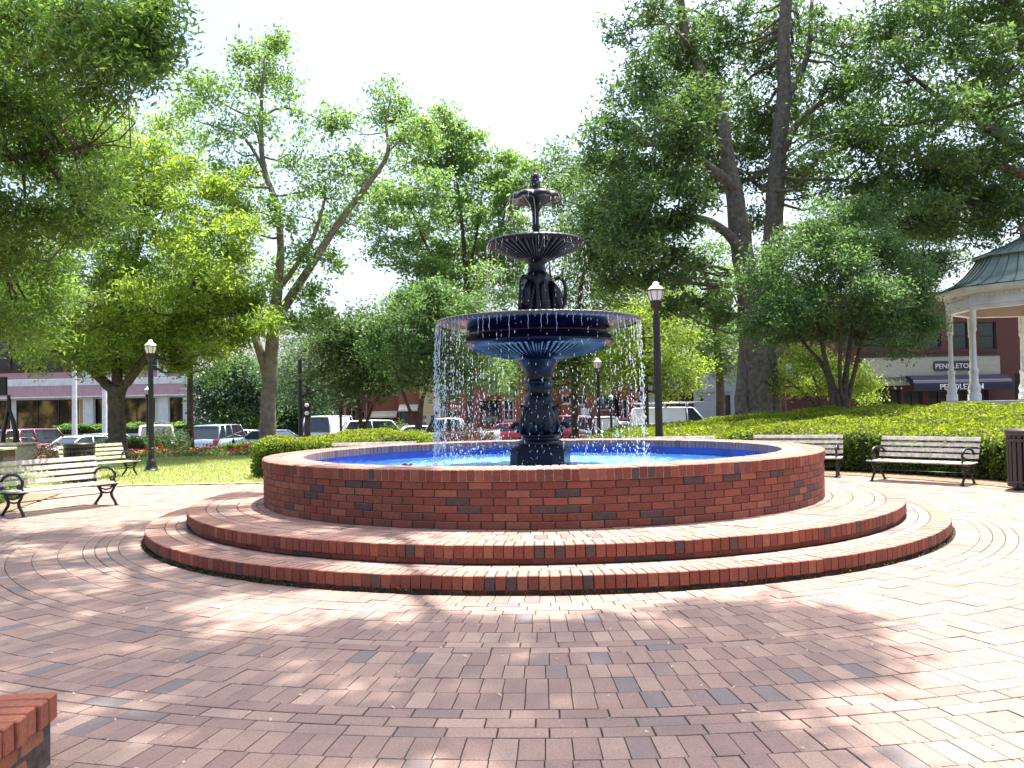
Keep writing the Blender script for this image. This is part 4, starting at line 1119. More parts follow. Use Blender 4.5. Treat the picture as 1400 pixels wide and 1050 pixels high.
for (gx, gy, r_) in [(-1.9, 3.3, .55), (-1.2, 3.9, .6), (-.4, 3.6, .55), (.3, 4.1, .55), (-.5, 4.55, .45), (.9, 3.7, .5), (1.5, 4.35, .5), (.9, 4.7, .35), (-1.6, 4.7, .45), (0.2, 3.2, .5), (-2.2, 4.3, .45), (1.75, 5.1, .28), (1.3, 5.35, .2), (.45, 5.0, .25), (-.25, 5.05, .2), (-1.0, 4.95, .25), (-2.4, 5.2, .4), (-1.2, 3.0, .4), (.9, 3.1, .35),
                   (-3.0, 4.6, .5), (-3.2, 5.6, .55), (-2.6, 6.2, .4), (-3.8, 6.6, .6), (-3.6, 7.8, .55), (-4.6, 7.6, .6), (-4.4, 8.9, .5), (-5.2, 9.4, .45), (-3.4, 9.0, .4), (-2.6, 7.1, .45), (-5.4, 8.2, .5), (-4.2, 5.6, .5), (-1.9, 6.6, .35), (-4.3, 10.2, .4), (-3.6, 10.6, .35), (-2.9, 8.1, .45), (-2.2, 7.6, .35), (-1.2, 7.2, .25), (-5.0, 6.4, .5)]:
    sh(gx, gy, r_ * .98, float(g.uniform(12.5, 14.2)))
pads += [(4, 2, 12.5, 1), (5.5, .5, 12.2, 1), (6, -1.2, 12, 1.2), (7, -3, 12.5, 1.2), (4, -3, 13, 1.2)]
canopy_tree('tall tree whose shade dapples the pavers in front of and left of the pool', (5.6, -3.4, 0),
            [([(5.6, -3.4, -.1), (5.5, -3.2, 3), (5.3, -2.8, 6.5), (4.8, -1.2, 9.8), (4.2, 1.2, 12.0)], [.55, .38, .33, .26, .18]),
             ([(4.2, 1.2, 12.0), (3.2, 4.0, 12.8), (2.6, 6.5, 13.0), (1.8, 9, 13.3), (1, 11.5, 13.6)], [.17, .13, .10, .07, .04]),
             ([(3.2, 4.0, 12.8), (1.5, 6.5, 13.2), (0, 9, 13.4), (-1.2, 11.5, 13.6)], [.10, .08, .06, .03]),
             ([(1.5, 6.5, 13.2), (-.6, 10, 13.4), (-1.8, 12.5, 13.7), (-2.4, 14, 13.8)], [.08, .06, .04, .02]),
             ([(2.6, 6.5, 13.0), (3.6, 8, 13), (4.2, 9.4, 13)], [.07, .05, .02])],
            pads, .15, L_over, M_bark, 30, 22)

# ---- left mid: forked tree with yellow green sunlit crown
cl = fill(235, 330, 125, 120, 40, 0, 36, 3.2, 11) + fill(150, 220, 100, 70, 16, 0, 34, 2.5, 12) + fill(110, 430, 130, 62, 26, -1, 30, 2.8, 13) + fill(310, 420, 62, 60, 12, 0, 24, 1.6, 14) + fill(215, 470, 110, 34, 14, 0, 22, 2, 15)
tree('forked_tree', 'broad tree with forked dark trunk and yellow green crown, left of the lawn lamp post', 'tree', 25.0,
     [[(163, 627, 0, .29), (160, 580, 0, .25), (159, 548, 0, .24), (160, 528, 0, .25)],
      [(158, 536, 0, .17), (140, 520, .2, .14), (118, 500, .4, .11), (95, 470, .5, .07), (70, 430, .6, .04)],
      [(162, 536, 0, .17), (180, 515, 0, .13), (205, 480, 0, .10), (240, 430, 0, .07), (275, 370, 0, .04)],
      [(160, 530, 0, .16), (160, 490, .3, .12), (165, 430, .4, .09), (185, 350, .4, .06), (200, 280, .3, .03)]],
     cl, .165, L_yel, M_bark, nsub=20, m=31, sig=.21, asp=.36)
# slim tree right of it
cl = fill(275, 440, 66, 72, 20, 0, 26, 2, 21) + fill(255, 360, 50, 46, 8, 1, 24, 1.5, 22)
tree('slim_tree', 'slim straight tree between the lawn lamp post and the tall airy tree', 'tree', 31.5,
     [[(262, 615, 0, .14), (260, 560, 0, .11), (260, 510, 0, .10), (262, 440, 0, .07), (268, 370, 0, .03)]], cl, .13, L_mid, M_bark, nsub=18, m=22, sig=.27)
# tall airy tree
A_ = [(365, 75, 20), (340, 110, 24), (395, 120, 26), (300, 130, 30), (270, 115, 22), (430, 165, 26), (470, 170, 20), (350, 165, 30), (310, 185, 30), (265, 185, 24), (405, 210, 30), (450, 225, 30), (490, 215, 22),
      (530, 125, 24), (520, 160, 22), (555, 150, 22), (545, 190, 20), (575, 175, 18), (345, 235, 28), (300, 240, 26), (420, 255, 32), (465, 265, 32), (500, 250, 24), (395, 295, 28), (440, 310, 30), (480, 300, 26), (415, 350, 22), (385, 370, 20), (450, 355, 20), (355, 290, 24), (330, 330, 24), (340, 420, 22), (320, 455, 18), (425, 400, 20), (395, 440, 20), (440, 430, 18), (370, 110, 20), (380, 55, 14), (335, 75, 12), (590, 200, 14), (255, 150, 18)]
g = np.random.default_rng(5)
cl = [(x, y, float(g.uniform(-1.6, 1.6)), r_ * 1.15, r_ * .9) for x, y, r_ in A_]
tree('airy_tree', 'tall airy tree with light sparse foliage and a long limb leaning right', 'tree', 27.5,
     [[(367, 618, 0, .27), (366, 560, 0, .24), (370, 500, 0, .23), (374, 440, 0, .19), (379, 395, 0, .16), (384, 340, 0, .12), (378, 280, 0, .10), (362, 235, .2, .09), (357, 190, .2, .08), (358, 130, .2, .055), (362, 80, .2, .03)],
      [(374, 440, 0, .17), (395, 410, 0, .15), (430, 355, 0, .13), (470, 295, 0, .11), (505, 250, 0, .09), (530, 210, 0, .07), (528, 170, 0, .04), (535, 130, 0, .02)],
      [(366, 520, 0, .15), (352, 470, 0, .13), (343, 445, .2, .09), (330, 430, .3, .06), (312, 420, .4, .03)],
      [(378, 398, 0, .11), (400, 370, -.2, .09), (428, 325, -.4, .07), (445, 270, -.5, .04)],
      [(357, 200, .2, .06), (345, 165, .3, .05), (320, 150, .4, .03), (285, 130, .4, .02)],
      [(360, 230, .2, .06), (335, 190, 0, .05), (300, 175, -.3, .03), (265, 165, -.4, .015)],
      [(358, 165, .2, .05), (375, 150, .4, .04), (405, 150, .5, .03), (440, 165, .6, .015)],
      [(530, 208, 0, .04), (560, 180, .2, .03), (578, 165, .3, .015)]],
     cl, .15, L_airy, M_barkp, nsub=19, m=28, sig=.19, up=.2, flat=.9)
# bright tree behind the fountain
B_ = fill(610, 300, 110, 95, 44, 0, 27, 3.5, 41) + fill(610, 195, 50, 40, 10, 0, 20, 1.5, 42) + fill(650, 380, 95, 50, 14, 0, 24, 3, 43) + fill(700, 250, 35, 40, 8, 0, 18, 1.5, 44)
tree('maple_tree', 'bright green tree filling the view behind and left of the fountain bowls', 'tree', 39.0,
     [[(643, 600, 0, .22), (643, 540, 0, .19), (642, 470, 0, .17), (640, 420, 0, .15), (636, 360, 0, .11), (630, 290, 0, .07), (620, 210, 0, .03)],
      [(641, 430, 0, .11), (660, 390, 0, .09), (680, 330, 0, .06), (695, 270, 0, .03)],
      [(640, 430, 0, .10), (615, 390, 0, .08), (585, 340, 0, .06), (560, 280, 0, .03)],
      [(638, 380, 0, .08), (650, 330, 0, .06), (660, 260, 0, .03)]],
     B_, .20, L_airy, M_bark, nsub=20, m=27, sig=.27)
# low round dark trees
C_ = fill(585, 450, 80, 52, 28, 0, 25, 2.2, 51) + fill(600, 418, 60, 28, 10, -.5, 20, 1.5, 52) + fill(620, 505, 70, 38, 14, 0, 22, 1.6, 53)
tree('crape_myrtle', 'low round dense tree with lit top, behind the left rim of the large bowl', 'tree', 29.0,
     [[(572, 592, 0, .10), (575, 560, 0, .08), (585, 520, 0, .06), (600, 470, 0, .03)],
      [(574, 590, 0, .07), (560, 560, .1, .06), (545, 520, .2, .05), (530, 470, .3, .02)],
      [(585, 590, 0, .07), (600, 560, .1, .06), (625, 530, .2, .04), (650, 490, .3, .02)]], C_, .135, L_myr, M_bark, nsub=22, m=26, sig=.2, group='crape myrtles behind the fountain')
C_ = fill(500, 500, 60, 46, 20, 0, 25, 2, 54) + fill(470, 462, 55, 34, 12, 0, 22, 2, 55)
tree('crape_myrtle', 'low dark round tree whose foliage hangs above the middle of the left golden hedge', 'tree', 32.0,
     [[(494, 590, 0, .10), (492, 560, 0, .08), (485, 520, 0, .05), (478, 480, 0, .03)], [(497, 590, 0, .07), (510, 555, 0, .05), (530, 520, 0, .03)]], C_, .15, L_dark, M_bark, nsub=22, m=26, sig=.24, group='crape myrtles behind the fountain')
C_ = fill(425, 500, 55, 55, 20, 0, 26, 3, 56)
tree('street_tree', 'dark blue green tree between the tall airy tree and the low round trees', 'tree', 45.0,
     [[(420, 600, 0, .18), (421, 560, 0, .15), (424, 500, 0, .1), (425, 460, 0, .04)]], C_, .2, L_blue, M_bark, nsub=18, m=20, sig=.45)
# right of the fountain
D_ = fill(815, 300, 75, 75, 26, 0, 26, 3, 61) + fill(800, 430, 90, 70, 28, 0, 26, 3, 62) + fill(770, 240, 34, 38, 8, 0, 18, 1.5, 63) + fill(720, 510, 45, 34, 8, 0, 22, 1.5, 64) + fill(790, 500, 50, 34, 12, 0, 20, 1.5, 65)
tree('street_tree', 'dark leaved tree with straight trunk right behind the right side of the large bowl', 'tree', 34.0,
     [[(787, 600, 0, .17), (786, 550, 0, .15), (786, 500, 0, .13), (790, 430, 0, .10), (800, 350, 0, .07), (805, 280, 0, .03)], [(786, 480, 0, .08), (760, 430, 0, .06), (750, 350, 0, .03)]],
     D_, .15, L_oak, M_bark, nsub=18, m=21, sig=.32)
D_ = fill(880, 440, 62, 70, 26, 0, 24, 2.5, 66) + fill(925, 510, 34, 30, 8, 0, 18, 1, 67) + fill(850, 500, 36, 28, 8, 0, 16, 1, 68)
tree('young_tree', 'lit yellow green tree directly behind the tall lamp post', 'tree', 31.0,
     [[(884, 600, 0, .09), (884, 550, 0, .08), (882, 500, 0, .06), (878, 430, 0, .03)]], D_, .12, L_yel, M_bark, nsub=19, m=22, sig=.26)
D_ = fill(960, 400, 50, 70, 20, 0, 24, 3, 69) + fill(985, 480, 44, 34, 10, 0, 20, 2, 70)
tree('street_tree', 'mid size tree with dark straight trunk between the tall lamp post and the giant tree', 'tree', 42.0,
     [[(985, 597, 0, .24), (985, 540, 0, .22), (982, 490, 0, .18), (975, 420, 0, .12), (960, 360, 0, .05)], [(983, 500, 0, .09), (968, 490, 0, .07), (950, 470, 0, .03)], [(980, 470, 0, .10), (995, 430, 0, .07), (1005, 390, 0, .03)]],
     D_, .17, L_mid, M_bark, nsub=18, m=20, sig=.36)
D_ = fill(815, 500, 25, 30, 6, 0, 16, 1.2, 71)
tree('young_tree', 'small multi stemmed reddish barked tree in front of the brick wall behind the pool', 'tree', 40.0,
     [[(812, 595, 0, .10), (810, 560, 0, .08), (806, 530, 0, .06), (800, 500, 0, .03)], [(812, 575, 0, .06), (798, 545, 0, .05), (790, 520, 0, .03)], [(812, 570, 0, .05), (818, 545, 0, .04), (824, 515, 0, .02)]],
     D_, .16, L_mid, plain('bark_red', (.14, .06, .045), .9), nsub=12, m=16, sig=.3)
# giant tree
G_ = (fill(900, 210, 95, 110, 40, -1, 36, 3.5, 81) + fill(860, 330, 85, 60, 22, -1.5, 30, 3, 82) + fill(930, 60, 75, 60, 16, 0, 34, 3, 83) + fill(1090, 60, 110, 60, 20, 0, 38, 3.5, 84)
      + fill(1130, 190, 90, 90, 22, -.5, 36, 3, 85) + fill(990, 160, 60, 90, 16, 1.5, 34, 1.5, 86) + fill(950, 400, 60, 40, 7, -.5, 22, 2, 87) + fill(1180, 300, 40, 14, 2, 0, 18, 1.5, 88)
      + fill(1000, -130, 280, 110, 26, 0, 46, 4.5, 89))
G_ = [(x, y, abs(dY) + 1.4 if abs(x - 1030) < 70 and -60 < y < 420 else dY, rx, ry) for x, y, dY, rx, ry in G_]
gg = np.random.default_rng(77); G_ = [c_ for c_ in G_ if gg.random() < .84]
tree('giant_oak', 'giant old tree with massive grey fluted trunk behind the long hedge', 'tree', 26.5,
     [[(1040, 592, 0, .52), (1036, 540, 0, .46), (1030, 470, 0, .42), (1022, 390, 0, .38), (1012, 320, 0, .34), (1003, 260, 0, .27), (992, 200, .1, .22), (985, 140, .2, .19), (960, 100, .2, .17), (940, 60, .2, .16), (930, 0, .2, .14), (925, -90, .2, .08)],
      [(1045, 592, .35, .42), (1046, 520, .3, .38), (1050, 430, .3, .32), (1056, 330, .3, .29), (1060, 260, .3, .28), (1066, 190, .3, .26), (1072, 130, .3, .24), (1071, 60, .3, .20), (1076, 0, .3, .18), (1080, -120, .3, .10)],
      [(1018, 592, -.1, .30), (1014, 545, -.05, .24), (1018, 480, 0, .2), (1022, 400, .1, .15)],
      [(1062, 592, .1, .28), (1058, 540, .1, .2), (1054, 470, .2, .15)],
      [(1008, 265, 0, .18), (990, 245, -.3, .17), (960, 222, -.6, .15), (928, 200, -.8, .13)],
      [(1018, 360, 0, .20), (1000, 325, -.4, .17), (960, 300, -.8, .13), (910, 302, -1.2, .10), (865, 308, -1.4, .07), (840, 300, -1.5, .04)],
      [(1070, 140, .3, .15), (1090, 110, .2, .12), (1105, 70, .1, .09), (1110, 0, .1, .06)],
      [(1064, 220, .3, .15), (1090, 170, 0, .11), (1125, 140, -.4, .08), (1170, 120, -.8, .04)],
      [(996, 220, .1, .12), (975, 190, -.5, .09), (930, 160, -1, .06), (880, 150, -1.2, .03)]],
     G_ + [(1030, 250, 1.6, 26, 22), (1034, 300, 1.8, 22, 20), (1028, 205, 1.4, 24, 20), (1090, 250, 1.2, 26, 20)], .175, L_oak, M_barkg, nsub=21, m=26, sig=.21, z0=0, rs=.94, asp=.42)
# far right big tree, trunk out of frame
H_ = fill(1290, 120, 150, 130, 60, 0, 38, 3.5, 91) + fill(1250, 275, 110, 45, 18, 0, 30, 2.5, 92) + fill(1350, 270, 70, 60, 14, 0, 30, 2, 93) + fill(1400, -100, 200, 110, 34, 0, 44, 3, 94)
tree('broad_oak', 'dark broad tree spreading over the gazebo from the right edge', 'tree', 24.0,
     [[(1500, 640, 2, .45), (1490, 480, 2, .38), (1480, 330, 1.5, .33), (1450, 200, 1, .26), (1400, 60, .5, .18), (1370, -80, 0, .1)],
      [(1482, 340, 1.5, .2), (1430, 290, 1, .15), (1370, 270, .5, .10), (1300, 285, .2, .07), (1230, 300, 0, .03)],
      [(1460, 240, 1, .2), (1390, 200, .5, .14), (1330, 160, 0, .10), (1280, 130, 0, .06), (1230, 90, 0, .03)],
      [(1470, 290, 1, .15), (1400, 240, -.3, .10), (1340, 225, -.6, .07), (1270, 230, -.8, .03)]],
     [c_ for c_ in H_ if gg.random() < .88], .165, L_oak, M_bark, nsub=21, m=26, sig=.21, z0=0, rs=1.15, asp=.42)
# multi-stemmed myrtle in front of it
I_ = fill(1145, 390, 125, 70, 44, 0, 30, 2.3, 101) + fill(1150, 320, 75, 40, 14, 0, 26, 1.5, 102) + fill(1080, 440, 60, 34, 10, 0, 22, 1.3, 103) + fill(1230, 440, 45, 36, 10, 0, 22, 1.3, 104)
tree('crape_myrtle', 'wide multi stemmed tree in front of the shop row, right of the giant trunk', 'tree', 21.5,
     [[(1153, 580, 0, .12), (1154, 545, 0, .10), (1158, 500, 0, .07), (1165, 450, 0, .05), (1172, 390, 0, .02)],
      [(1150, 580, 0, .11), (1143, 540, 0, .09), (1130, 500, 0, .07), (1120, 450, 0, .05), (1105, 390, 0, .02)],
      [(1144, 580, 0, .08), (1138, 545, 0, .07), (1128, 505, .1, .06), (1100, 470, .2, .04), (1070, 430, .3, .02)],
      [(1156, 560, 0, .07), (1168, 510, 0, .06), (1180, 460, 0, .05), (1200, 400, .1, .02)],
      [(1150, 545, 0, .06), (1148, 500, -.2, .05), (1150, 440, -.3, .04), (1148, 370, -.3, .02)]],
     I_, .10, L_myr, M_bark, nsub=24, m=26, sig=.17, z0=0, rs=.95)
J_ = fill(1090, 515, 55, 26, 12, 0, 14, 1.2, 105) + fill(1170, 525, 36, 24, 8, 0, 13, 1, 106) + fill(1110, 490, 30, 14, 5, 0, 12, 1, 107)
tree('dogwood_shrub', 'small bright lime green shrub behind the stems of the wide multi stemmed tree', 'shrub', 26.5,
     [[(1122, 575, 0, .05), (1120, 545, 0, .04), (1112, 515, 0, .03), (1100, 495, 0, .015)], [(1124, 575, 0, .05), (1140, 545, 0, .03), (1165, 520, 0, .015)], [(1120, 560, 0, .04), (1095, 535, 0, .03), (1070, 515, 0, .012)]],
     J_, .11, L_yel, M_bark, nsub=16, m=20, sig=.2, z0=0)
# backdrop trees far off
K_ = [('dark evergreen beyond the roofs, left of the gazebo roof', 1262, 330, 45, 70, 60, L_dark, .26, 46), ('distant rounded blue green tree beyond the street, left of the tall airy tree', 320, 540, 50, 52, 58, L_blue, .28, 54),
      ('far tree mass right behind the tall airy tree trunk', 400, 560, 40, 30, 64, L_blue, .28, 54), ('far tree showing between the giant tree and the wide myrtle', 1085, 450, 60, 60, 66, L_mid, .28, 54), ('tree far behind the gazebo columns', 1370, 460, 60, 36, 60, L_mid, .22, 50),
      ('far tree top above the bank at the far left', 60, 470, 90, 40, 95, L_blue, .38, 60), ('far tree mass behind the shops left of the fountain', 520, 500, 80, 50, 125, L_blue, .45, 60), ('far tree mass behind the shops right of the fountain', 880, 470, 110, 60, 125, L_blue, .45, 70)]
for i, (lb, px, py, rx, ry, Y, mt, lf, n) in enumerate(K_):
    cl = fill(px, py, rx, ry, n // 2, 0, 18 + rx * .1, rx * .6 * Y / FPX, 200 + i)
    tree('distant_tree', lb, 'tree', Y, [[(px - 8, 605, 0, .14), (px - 4, 560, 0, .12), (px, py, 0, .06)]], cl, lf, mt, M_bark, nsub=20, m=26, sig=lf * 1.7, twigs=False, group='distant background trees')
# ================================================================== CARS
M_tyre = plain('tyre_rubber', (.02, .02, .02), .8)
M_rim = plain('wheel_rim', (.45, .46, .48), .3, metal=.8)
M_cglass = plain('car_glass', (.03, .04, .05), .04, spec=.9)
M_lampc = plain('headlamp', (.7, .7, .7), .15); M_tail = plain('tail_lamp', (.35, .01, .01), .2)
M_trim = plain('black_trim', (.02, .02, .02), .5)
def paint(name, c, metal=.3): return plain(name, c, .22, metal=metal, coat=1.0)
P_ = dict(white=paint('paint_white', (.72, .72, .72), 0), silver=paint('paint_silver', (.42, .45, .48), .6), red=paint('paint_red', (.38, .015, .03), .1), dred=paint('paint_dark_red', (.20, .012, .03), .2),
          pink=paint('paint_pinkish_red', (.42, .06, .12), .1), grey=paint('paint_grey', (.16, .18, .20), .5), blue=paint('paint_pale_blue', (.35, .43, .52), .4))
# (x, floor, belt, roof, half width belt, half width roof) along the car; x = 0 front bumper
KINDS = {
 'sedan': (4.6, 1.42, [(0, .32, .58, 0), (.12, .22, .68, 0), (.9, .20, .82, 0), (1.35, .2, .88, 0), (3.6, .2, .93, 0), (4.3, .22, .94, 0), (4.55, .3, .86, 0), (4.6, .36, .6, 0)], (1.25, 2.05, 3.35, 4.15)),
 'suv': (4.7, 1.78, [(0, .38, .75, 0), (.1, .28, .92, 0), (.9, .26, 1.0, 0), (1.2, .26, 1.04, 0), (3.8, .26, 1.08, 0), (4.5, .28, 1.08, 0), (4.66, .34, 1.0, 0), (4.7, .4, .7, 0)], (1.15, 1.75, 4.2, 4.6)),
 'van': (5.3, 2.08, [(0, .36, .8, 0), (.1, .28, .98, 0), (.7, .26, 1.08, 0), (1.0, .26, 1.14, 0), (4.2, .26, 1.18, 0), (5.2, .28, 1.18, 0), (5.28, .34, 1.0, 0), (5.3, .4, .7, 0)], (.85, 1.6, 5.05, 5.26)),
 'pickup': (5.5, 1.85, [(0, .42, .8, 0), (.1, .34, .98, 0), (1.0, .32, 1.06, 0), (1.5, .32, 1.1, 0), (3.6, .32, 1.12, 0), (5.4, .34, 1.12, 0), (5.47, .4, 1.0, 0), (5.5, .45, .7, 0)], (1.35, 1.95, 3.3, 3.6)),
}
def make_car(kind, label, px, Y, heading, pm, name, cat, roof_py=None, rack=False):
    """heading: degrees, direction the nose points (0 = +X)"""
    L, Ht, sec, (w0, w1, w2, w3) = KINDS[kind]
    p = at(px, 580, Y); z = ht(p.x, Y) - .015
    if roof_py is not None: pass
    t = thing(name, label, cat, (p.x, Y, z), R(heading), group='vehicles parked along the streets')
    W2 = .9 if kind != 'sedan' else .87; ox = L / 2
    if kind == 'van': W2 = .98
    q = MB(); n = 12; vs_ = []; S = []
    xs_ = np.unique(np.concatenate([np.array([s_[0] for s_ in sec]), np.linspace(.3, L - .3, 10)]))
    fl_ = np.interp(xs_, [s_[0] for s_ in sec], [s_[1] for s_ in sec]); bl = np.interp(xs_, [s_[0] for s_ in sec], [s_[2] for s_ in sec])
    wx = W2 * (1 - .10 * np.clip((.9 - xs_) / .9, 0, 1) ** 2 - .08 * np.clip((xs_ - (L - .7)) / .7, 0, 1) ** 2)
    for x, f, b_, w_ in zip(xs_, fl_, bl, wx):
        m_ = (f + b_) / 2
        vs_ += [(ox - x, y, zz) for y, zz in ((-w_ * .9, f), (-w_, f + .1), (-w_ * 1.0, m_ + .08), (-w_ * .96, b_ - .05), (-w_ * .88, b_), (0, b_ + .03), (w_ * .88, b_), (w_ * .96, b_ - .05), (w_, m_ + .08), (w_, f + .1), (w_ * .9, f), (0, f))]
    fs = []
    for i in range(len(xs_) - 1):
        for k in range(n):
            j = (k + 1) % n; fs.append((i * n + k, i * n + n + k, i * n + n + j, i * n + j))
    fs += [tuple(range(n)), tuple(reversed(range((len(xs_) - 1) * n, len(xs_) * n)))]
    q.add(vs_, fs, smooth=True); body = q.build('body', pm, t)
    # greenhouse: glass with roof and pillars
    zb = float(np.interp((w1 + w2) / 2, xs_, bl)); wb, wr = W2 * .9, W2 * .76
    q = MB()
    g_ = [(w0, -wb, zb - .06), (w0, wb, zb - .06), (w3, wb, zb - .04), (w3, -wb, zb - .04), (w1, -wr, Ht - .07), (w1, wr, Ht - .07), (w2, wr, Ht - .07), (w2, -wr, Ht - .07)]
    q.add([(ox - x, y, zz) for x, y, zz in g_], [(0, 4, 5, 1), (1, 5, 6, 2), (2, 6, 7, 3), (3, 7, 4, 0), (4, 7, 6, 5)]); q.build('window_glass', M_cglass, t)
    q = MB(); rf = []
    for x, dz, k in ((w1 - .06, -.075, .97), (w1 + .05, -.03, 1.0), ((w1 + w2) / 2, .0, 1.02), (w2 - .05, -.03, 1.0), (w2 + .06, -.075, .97)):
        rf += [(ox - x, y * wr * k, Ht + dz + zz) for y, zz in ((-1.03, -.035), (-.85, 0), (0, .015), (.85, 0), (1.03, -.035))]
    q.add(rf, [(i * 5 + j, i * 5 + j + 1, i * 5 + 6 + j, i * 5 + 5 + j) for i in range(4) for j in range(4)], smooth=True)
    ro = q.build('roof', pm, t); md = ro.modifiers.new('s', 'SOLIDIFY'); md.thickness = .03
    pil = [(w0, w1), (w3, w2)] + ([((w0 + w3) / 2 - .05, (w1 + w2) / 2 - .05)] if kind != 'van' else [(1.9, 1.95)])
    if kind == 'suv': pil.append((3.75, 3.6))
    for a, b_ in pil:
        for s_ in (-1, 1):
            q = MB(); q.tube([(ox - a, s_ * wb * 1.0, zb - .05), (ox - b_, s_ * wr * 1.01, Ht - .06)], .04, 5); q.build('pillar', pm, t)
    if kind == 'van':   # blind rear side panels
        for s_ in (-1, 1):
            q = MB(); q.add([(ox - 2.0, s_ * (wb + .012), zb - .06), (ox - 5.2, s_ * (wb + .012), zb - .06), (ox - 5.05, s_ * (wr + .014), Ht - .06), (ox - 2.05, s_ * (wr + .014), Ht - .06)], [(0, 1, 2, 3) if s_ > 0 else (3, 2, 1, 0)]); q.build('side_panel', pm, t)
    if kind == 'pickup':
        q = MB(); q.box((ox - 4.5, 0, 1.155), (1.7, 1.5, .02)); q.build('bed_floor', M_trim, t)
    rw = .34 if kind != 'sedan' else .32
    for x in (.85, L - 1.0):
        for s_ in (-1, 1):
            q = MB(); q.tube([(ox - x, s_ * (W2 - .2), rw), (ox - x, s_ * (W2 + .015), rw)], rw, 18); wh = q.build('wheel', M_tyre, t)
            q = MB(); q.tube([(ox - x, s_ * (W2 + .0), rw), (ox - x, s_ * (W2 + .03), rw)], rw * .62, 12); q.build('rim', M_rim, wh)
    for s_ in (-1, 1):
        q = MB(); q.box((ox - .06, s_ * W2 * .68, sec[1][2] - .13), (.10, .34, .15), bev=.03); q.build('headlight', M_lampc, t)
        q = MB(); q.box((ox - L + .05, s_ * W2 * .74, sec[-2][2] - .12), (.10, .26, .20 if kind != 'suv' else .32), bev=.03); q.build('taillight', M_tail, t)
        q = MB(); q.box((ox - w0 - .35, s_ * (W2 + .07), zb + .03), (.12, .16, .12), bev=.03); q.build('mirror', M_trim, t)
    q = MB(); q.box((ox - .0, 0, .42), (.10, W2 * 1.5, .16), bev=.03); q.build('bumper', M_trim, t)
    q = MB(); q.box((ox - .01, 0, .64), (.06, W2 * .9, .14), bev=.02); q.build('grille', M_trim, t)
    q = MB(); q.box((ox - L - .01, 0, sec[-1][2] - .02), (.02, .34, .14), bev=.004); q.build('number_plate', M_white, t)
    if rack:
        rk = MB()
        for x in (1.9, 3.2, 4.6):
            rk.tube([(ox - x, -.85, Ht - .05), (ox - x, -.85, Ht + .2), (ox - x, .85, Ht + .2), (ox - x, .85, Ht - .05)], .025, 5)
        for y in (-.7, .7): rk.tube([(ox - 1.5, y, Ht + .22), (ox - 5.0, y, Ht + .22)], .025, 5)
        rk.build('roof_rack', M_rim, t)['kind'] = 'stuff'
        ld = MB()
        for y in (-.2, .2): ld.tube([(ox - .9, y, Ht + .27), (ox - 5.3, y, Ht + .27)], .03, 5)
        for i in range(14): ld.tube([(ox - 1.1 - i * .3, -.2, Ht + .27), (ox - 1.1 - i * .3, .2, Ht + .27)], .018, 4)
        ld.build('ladder', M_rim, t)['kind'] = 'stuff'
    return t
make_car('suv', 'dark red SUV seen from behind, parked at the far left', 50, 41, 62, P_['dred'], 'parked_car', 'car')
make_car('sedan', 'pinkish red car at the far left edge beside the sculpture', 22, 40, 70, P_['pink'], 'parked_car', 'car')
make_car('sedan', 'silver white car between the dark red SUV and the forked tree', 104, 39.5, -115, P_['white'], 'parked_car', 'car')
make_car('sedan', 'silver car just left of the forked tree trunk, behind the white one', 135, 44, -110, P_['silver'], 'parked_car', 'car')
make_car('pickup', 'white pickup facing the camera right behind the lawn lamp post', 213, 41.5, -65, P_['white'], 'parked_truck', 'pickup truck')
make_car('suv', 'pale blue silver car seen end on behind the red flowers', 304, 44, 85, P_['blue'], 'parked_car', 'car')
make_car('sedan', 'grey silver car left of the airy tree trunk', 342, 47, 35, P_['silver'], 'parked_car', 'car')
make_car('sedan', 'silver car right behind the airy tree trunk', 378, 45, -20, P_['silver'], 'parked_car', 'car')
make_car('van', 'white van parked behind the left part of the golden hedge', 455, 52, 80, P_['white'], 'parked_van', 'van')
make_car('suv', 'white SUV behind the middle of the golden hedge', 518, 50, 20, P_['white'], 'parked_car', 'car')
make_car('sedan', 'white car behind the right end of the golden hedge', 580, 49, 10, P_['white'], 'parked_car', 'car')
make_car('pickup', 'white pickup truck seen through the falling water at left', 616, 46, 178, P_['white'], 'parked_truck', 'pickup truck')
make_car('sedan', 'bright red coupe seen left of the fountain stem', 692, 52, 165, P_['red'], 'parked_car', 'car')
make_car('sedan', 'red car half hidden behind the left side of the fountain stem', 725, 56, 160, P_['red'], 'parked_car', 'car')
make_car('suv', 'pinkish red car showing right of the fountain stem', 766, 54, 150, P_['pink'], 'parked_car', 'car')
make_car('suv', 'grey blue SUV behind the two lamp posts right of the fountain', 822, 46, -80, P_['grey'], 'parked_car', 'car')
make_car('sedan', 'white car behind the grey SUV right of the fountain', 846, 50, -30, P_['white'], 'parked_car', 'car')
make_car('van', 'white work van with ladders on its roof rack behind the tall lamp post', 922, 50, -8, P_['white'], 'parked_van', 'van', rack=True)
make_car('sedan', 'white car whose roof shows above the hedge in front of the shop row', 1250, 38.5, 175, P_['white'], 'parked_car', 'car')
make_car('sedan', 'silver car behind the stems of the wide multi stemmed tree', 1120, 41, 178, P_['silver'], 'parked_car', 'car')

